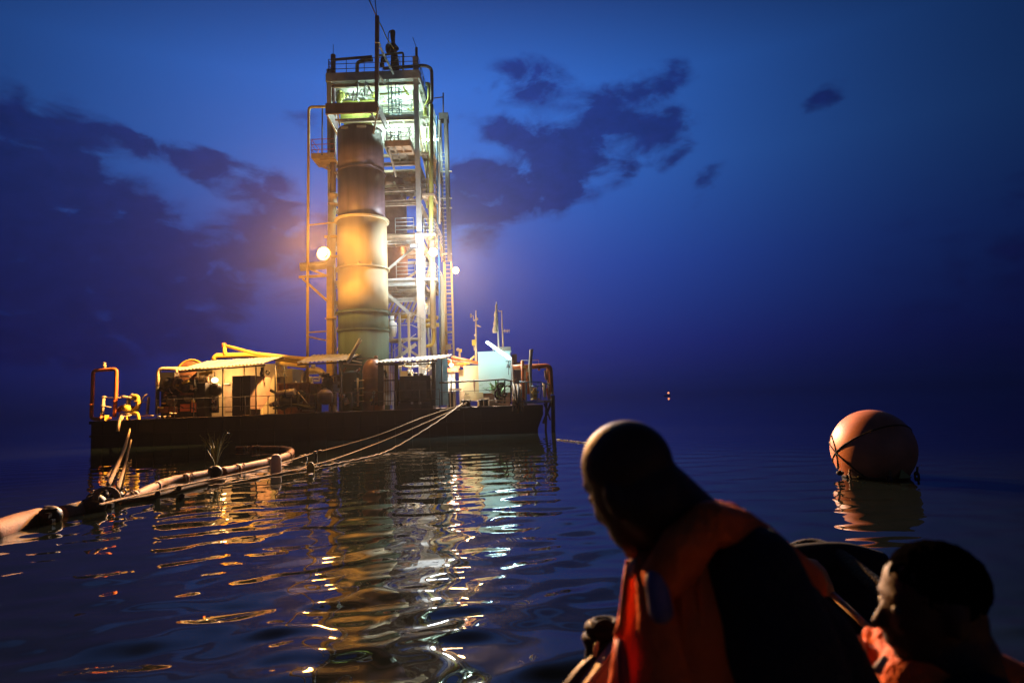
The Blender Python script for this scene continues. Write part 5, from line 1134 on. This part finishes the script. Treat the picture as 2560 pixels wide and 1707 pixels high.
# paddle
pd = thing('paddle', 'wet varnished paddle blade with a ringed tip between the two men', 'paddle', V(2030, 1440, 2.6))
q = MB(); cs = [(1962, 1381, .006), (1972, 1386, .009), (1980, 1392, .012), (1998, 1408, .034), (2022, 1424, .05), (2046, 1446, .048), (2068, 1470, .03), (2086, 1490, .010)]
rings = []
for i, (x, y, hw) in enumerate(cs):
    c_ = V(x, y, 2.6 + i * .01); d_ = (V(2086, 1490, 2.6) - V(1962, 1381, 2.6)).normalized(); s_ = d_.cross(Vector((0, 1, 0))).normalized()
    rings.append([c_ + s_ * hw * math.cos(a) + Vector((0, 1, 0)) * hw * .62 * math.sin(a) for a in [2 * math.pi * j / 16 for j in range(16)]])
n_ = len(rings); q._add([p_ for r_ in rings for p_ in r_], [(i * 16 + j, i * 16 + (j + 1) % 16, (i + 1) * 16 + (j + 1) % 16, (i + 1) * 16 + j) for i in range(n_ - 1) for j in range(16)] + [tuple(range(15, -1, -1)), tuple(range((n_ - 1) * 16, n_ * 16))], True)
q.build('blade', 'wood', pd)
for i in range(3): MB().ell(V(1963 + i * 5, 1382 + i * 3, 2.59), (.011 + .001 * i, .01, .007), 10, 6).build('ring', 'tan', pd)
MB().tube([V(2080, 1484, 2.62), V(2250, 1640, 2.4)], .014, 10).build('shaft', 'wood', pd)
MB().ell(V(2058, 1517, 2.3), (.008, .006, .005), 8, 6).build('rivet', 'white', pd)

# ------------------------------------------------------------------ people
def capsule(mb, p, q, r1, r2, seg=18):
    p, q = Vector(p), Vector(q); d = (q - p); ln = d.length; d.normalize()
    rings = []
    for i in range(6): a = math.pi / 2 * i / 6; rings.append((p - d * r1 * math.cos(a), r1 * math.sin(a) + 1e-4))
    rings.append((p, r1)); rings.append(((p + q) / 2, (r1 + r2) / 2)); rings.append((q, r2))
    for i in range(5, -1, -1): a = math.pi / 2 * i / 6; rings.append((q + d * r2 * math.cos(a), r2 * math.sin(a) + 1e-4))
    mb.tube([c for c, _ in rings], [r for _, r in rings], seg)
def fuse(name, mb, m, parent, voxel, sm=6):
    o = mb.build(name, m, parent)
    r = o.modifiers.new('fuse', 'REMESH'); r.mode = 'VOXEL'; r.voxel_size = voxel; r.use_smooth_shade = True
    s = o.modifiers.new('soften', 'SMOOTH'); s.iterations = sm; s.factor = .6
    return o
def frame(face, up):
    f = Vector(face).normalized(); u = Vector(up); s = f.cross(u).normalized(); u = s.cross(f)   # s: the head's right side
    return Matrix((s, f, u)).transposed()
def head_mesh(mb, c, Rm, k=1.0, kz=1.0):
    T = lambda x, y, z: Vector(c) + Rm @ (Vector((x, y, z * kz)) * k)
    def E(x, y, z, a, b, d): mb.ell(T(x, y, z), Vector((a, b, d)) * k, 28, 18, Rm)
    E(0, -.012, .035, .077, .098, .088); E(0, .012, -.01, .070, .080, .09); E(0, .028, -.055, .056, .058, .062)
    E(0, .058, -.095, .026, .024, .020); E(0, .069, .030, .052, .022, .016)                  # chin, brow
    E(-.028, .066, -.022, .024, .022, .020); E(.028, .066, -.022, .024, .022, .020)          # cheekbones
    capsule(mb, T(0, .082, .012), T(0, .104, -.026), .009 * k, .014 * k, 12)                 # nose
    E(-.012, .094, -.030, .010, .011, .008); E(.012, .094, -.030, .010, .011, .008)
    E(0, .084, -.056, .024, .014, .008); E(0, .082, -.069, .021, .014, .009)                 # lips
    for s in (-1, 1):
        E(s * .079, -.012, -.008, .011, .022, .033); E(s * .080, -.010, -.030, .008, .010, .012)   # ears
    return T
def hand(mb, p, d, s):
    p = Vector(p); d = Vector(d).normalized(); u = d.cross(Vector((0, 0, 1))).normalized(); w_ = u.cross(d)
    capsule(mb, p, p + d * .06, .028, .036)
    for i, l in enumerate((.07, .08, .075, .06)):
        o = p + d * .08 + u * (i - 1.5) * .02; a = o + (d * .9 - w_ * .3) * l * .55; b = a + (d * .4 - w_ * .8) * l * .5
        capsule(mb, o, a, .010, .009, 8); capsule(mb, a, b, .009, .007, 8)
    o = p + d * .02 - u * .03 * s; a = o + (d * .5 - u * s * .7) * .045; capsule(mb, o, a, .012, .010, 8); capsule(mb, a, a + (d * .8 - w_ * .3) * .035, .010, .008, 8)
def person(label, head_c, face, up, hk, neck, chest, pelvis, sh, el_, wr, knees, feet, bald=True, kz=1.0, nk=.058):
    """sh/el_/wr: two points each, [far, near]; every radius in metres"""
    t = thing('person', label, 'person', (Vector(pelvis).x, Vector(pelvis).y, .25))
    Rm = frame(face, up); b = MB(); T = head_mesh(b, head_c, Rm, hk, kz)
    capsule(b, T(0, -.04, -.03), neck, nk, nk + .008)
    capsule(b, neck, chest, .085, .135); capsule(b, chest, pelvis, .135, .13); capsule(b, sh[0], sh[1], .06, .06)
    for i in (0, 1):
        capsule(b, sh[i], el_[i], .055, .042); capsule(b, el_[i], wr[i], .042, .028); hand(b, wr[i], Vector(wr[i]) - Vector(el_[i]), 1 if i else -1)
        hip = Vector(pelvis) + Vector((0, .1 - .2 * i, -.02)); capsule(b, hip, knees[i], .085, .06); capsule(b, knees[i], feet[i], .058, .04); capsule(b, feet[i], Vector(feet[i]) + Vector((-.14, .02, -.02)), .04, .032)
    fuse('body', b, 'skin', t, .0065, 5)
    for s in (-1, 1): MB().ell(T(s * .030, .0745, .006), .0115 * hk, 14, 10).build('eye', 'darkst', t)
    # close-cropped hair as a thin cap over the crown
    if not bald:
        h = MB(); h.ell(T(0, -.017, .041), Vector((.0785, .0975, .087)) * hk, 36, 24, Rm); ho_ = fuse('hair', h, 'hair', t, .004, 2); tx = bpy.data.textures.new('curls', 'CLOUDS'); tx.noise_scale = .012; dm = ho_.modifiers.new('curls', 'DISPLACE'); dm.texture = tx; dm.strength = .009; dm.mid_level = .4
    s = MB()
    capsule(s, Vector(neck) + (Vector(chest) - Vector(neck)) * .3, chest, .085, .143); capsule(s, chest, pelvis, .148, .145); capsule(s, sh[0], sh[1], .078, .078)
    for i in (0, 1): capsule(s, sh[i], el_[i], .078, .058); capsule(s, el_[i], Vector(el_[i]).lerp(Vector(wr[i]), .85), .058, .040)
    fuse('shirt', s, 'shirt', t, .010, 6)
    l = MB()
    for i in (0, 1):
        hip = Vector(pelvis) + Vector((0, .1 - .2 * i, -.02)); capsule(l, hip, knees[i], .10, .075); capsule(l, knees[i], Vector(knees[i]).lerp(Vector(feet[i]), .9), .072, .055)
    fuse('trousers', l, 'shirt', t, .012, 5)
    return t, T, Rm
# man in the middle, head bent towards the barge
Y1 = 1.25
hc = V(1578, 1218, Y1)
p1, T1, R1 = person('bald man in an orange life vest bending forward, seen from behind', hc, (-.62, .70, -.36), (-.34, .12, .93), .98,
    V(1722, 1335, Y1 + .02), V(1790, 1560, Y1 + .08), V(1850, 1960, Y1 + .05),
    [V(1640, 1460, Y1 + .26), V(1880, 1480, Y1 - .06)], [V(1680, 1800, Y1 + .36), V(1960, 1790, Y1 - .12)], [V(1600, 2000, Y1 + .42), V(1800, 1990, Y1 + .0)],
    [V(1550, 2050, Y1 + .25), V(1560, 2060, Y1 + .02)], [Vector((.1, 1.5, .33)), Vector((.1, 1.15, .33))], kz=1.2, nk=.076)
v = MB()
capsule(v, V(1700, 1420, Y1 + .10), V(1760, 1560, Y1 + .08), .105, .165); capsule(v, V(1780, 1500, Y1 + .06), V(1850, 1700, Y1 + .08), .15, .165); capsule(v, V(1770, 1560, Y1 + .08), V(1790, 1900, Y1 + .08), .165, .17); capsule(v, V(1705, 1420, Y1 - .02), V(1735, 1560, Y1 - .04), .055, .075); capsule(v, V(1735, 1560, Y1 - .04), V(1760, 1800, Y1 - .04), .075, .085)
fuse('vest_body', v, 'vest', p1, .010, 5)
v = MB()    # front panels, collar roll and shoulder strap
capsule(v, V(1590, 1420, Y1 + .02), V(1580, 1560, Y1 - .0), .018, .028); capsule(v, V(1580, 1560, Y1 - .0), V(1575, 1760, Y1 - .02), .030, .045)
capsule(v, V(1625, 1410, Y1 - .03), V(1660, 1560, Y1 - .05), .030, .050); capsule(v, V(1660, 1560, Y1 - .05), V(1670, 1760, Y1 - .06), .052, .07)
capsule(v, V(1660, 1440, Y1 - .09), V(1700, 1360, Y1 - .115), .040, .036); capsule(v, V(1700, 1360, Y1 - .115), V(1770, 1305, Y1 - .10), .034, .036); capsule(v, V(1770, 1305, Y1 - .10), V(1850, 1325, Y1 - .04), .038, .040); capsule(v, V(1690, 1420, Y1 - .085), V(1740, 1340, Y1 - .09), .04, .04); capsule(v, V(1740, 1290, Y1 - .05), V(1800, 1290, Y1 - .03), .03, .03); capsule(v, V(1745, 1262, Y1 + .10), V(1790, 1275, Y1 + .10), .022, .022)
capsule(v, V(1820, 1300, Y1 + .02), V(1900, 1350, Y1 + .03), .036, .036); capsule(v, V(1900, 1350, Y1 + .03), V(2000, 1460, Y1 + .06), .036, .05)
fuse('vest_panels', v, 'vest', p1, .007, 4)
capsule_ = MB(); capsule(capsule_, V(1640, 1450, Y1 - .115), V(1652, 1525, Y1 - .125), .020, .022); fuse('vest_patch', capsule_, 'violet', p1, .006, 3)
q = MB(); q.tube([V(1572, 1400, Y1 - .02), V(1566, 1460, Y1 - .03), V(1555, 1560, Y1 - .04), V(1545, 1590, Y1 - .05)], [.006, .008, .008, .01], 10).build('vest_piping', 'vest', p1)
q = MB(); q.tube([V(1548, 1600, Y1 - .07), V(1556, 1650, Y1 - .09), V(1560, 1740, Y1 - .09)], [.009, .012, .012], 10).build('strap', 'vestred', p1)
q = MB(); q.tube([V(1586, 1395, Y1 - .03), V(1580, 1420, Y1 - .03), V(1577, 1445, Y1 - .03)], [.006, .009, .004], 10).build('collar', 'collar', p1)
v = MB(); capsule(v, V(1885, 1430, Y1 - .06), V(1945, 1610, Y1 - .09), .085, .10); capsule(v, V(1945, 1610, Y1 - .09), V(2030, 1830, Y1 - .1), .10, .09); capsule(v, V(1900, 1450, Y1 + .02), V(2010, 1620, Y1 + .02), .07, .10); capsule(v, V(2010, 1620, Y1 + .02), V(2100, 1800, Y1 + .02), .10, .10); capsule(v, V(1850, 1450, Y1 - .02), V(1900, 1640, Y1 - .04), .075, .085)
fuse('sleeve', v, 'shirt', p1, .010, 6)
for zc_, r_ in ((1640, .182),):
    c_ = V(1785, zc_, Y1 + .07); MB().torus(c_, r_, .009, 'Z', 40, 8).build('webbing_strap', 'black', p1)
    MB().box(V(1622, zc_ + 4, Y1 - .055), V(1640, zc_ - 10, Y1 - .035)).build('buckle', 'black', p1)
for x_ in (1700, 1745): MB().tube([V(x_, 1380, Y1 - .075), V(x_ + 6, 1500, Y1 - .10), V(x_ + 14, 1700, Y1 - .105)], .0035, 6).build('seam', 'vest', p1)
# man at the lower right, in profile
Y2 = 1.28
hc2 = V(2326, 1514, Y2)
p2, T2, R2 = person('man in profile at the lower right wearing an orange life vest', hc2, (-.97, .12, -.05), (-.10, .0, 1), .95,
    V(2375, 1640, Y2 + .01), V(2400, 1900, Y2 + .05), V(2420, 2300, Y2 + .02),
    [V(2270, 1800, Y2 + .2), V(2470, 1800, Y2 - .1)], [V(2180, 2100, Y2 + .3), V(2420, 2150, Y2 - .14)], [V(2000, 2250, Y2 + .35), V(2200, 2300, Y2 - .05)],
    [V(2050, 2350, Y2 + .2), V(2050, 2350, Y2 - .05)], [Vector((.55, 1.3, .33)), Vector((.55, .98, .33))], bald=False)
v = MB(); capsule(v, V(2172, 1580, Y2 + .13), V(2190, 1660, Y2 + .10), .014, .026); capsule(v, V(2190, 1660, Y2 + .10), V(2270, 1800, Y2 + .06), .028, .07)
capsule(v, V(2210, 1590, Y2 + .10), V(2240, 1700, Y2 + .03), .020, .035); capsule(v, V(2330, 1720, Y2 + .02), V(2390, 1900, Y2 + .03), .10, .17); capsule(v, V(2300, 1700, Y2 + .0), V(2450, 1690, Y2 + .02), .05, .06); capsule(v, V(2450, 1690, Y2 + .02), V(2560, 1760, Y2 + .0), .06, .07)
fuse('vest_body', v, 'vest', p2, .008, 4)
for pts, rs in (([V(2112, 1585, Y2 + .14), V(2140, 1600, Y2 + .12), V(2170, 1650, Y2 + .1)], [.004, .016, .008]), ([V(2190, 1680, Y2), V(2215, 1640, Y2)], [.01, .006])):
    MB().tube(pts, rs, 10).build('collar', 'collar', p2)
# ------------------------------------------------------------------ haze volume added to give the lamps a glow
hz = MB().box((-2700, -2700, -3), (2700, 2700, 60)).build('haze', 'black')
hz.data.materials.clear(); hm = bpy.data.materials.new('glow_haze'); hm.use_nodes = True; t = hm.node_tree; t.nodes.clear()
pv = N('ShaderNodeVolumePrincipled', t); pv.inputs['Color'].default_value = (.8, .8, .85, 1); pv.inputs['Density'].default_value = HAZE; pv.inputs['Anisotropy'].default_value = .844
mo = N('ShaderNodeOutputMaterial', t); L(pv.outputs[0], mo.inputs['Volume'], t); hz.data.materials.append(hm)
tag(hz, 'haze volume added to make a glow round the lamps', None, kind='stuff')
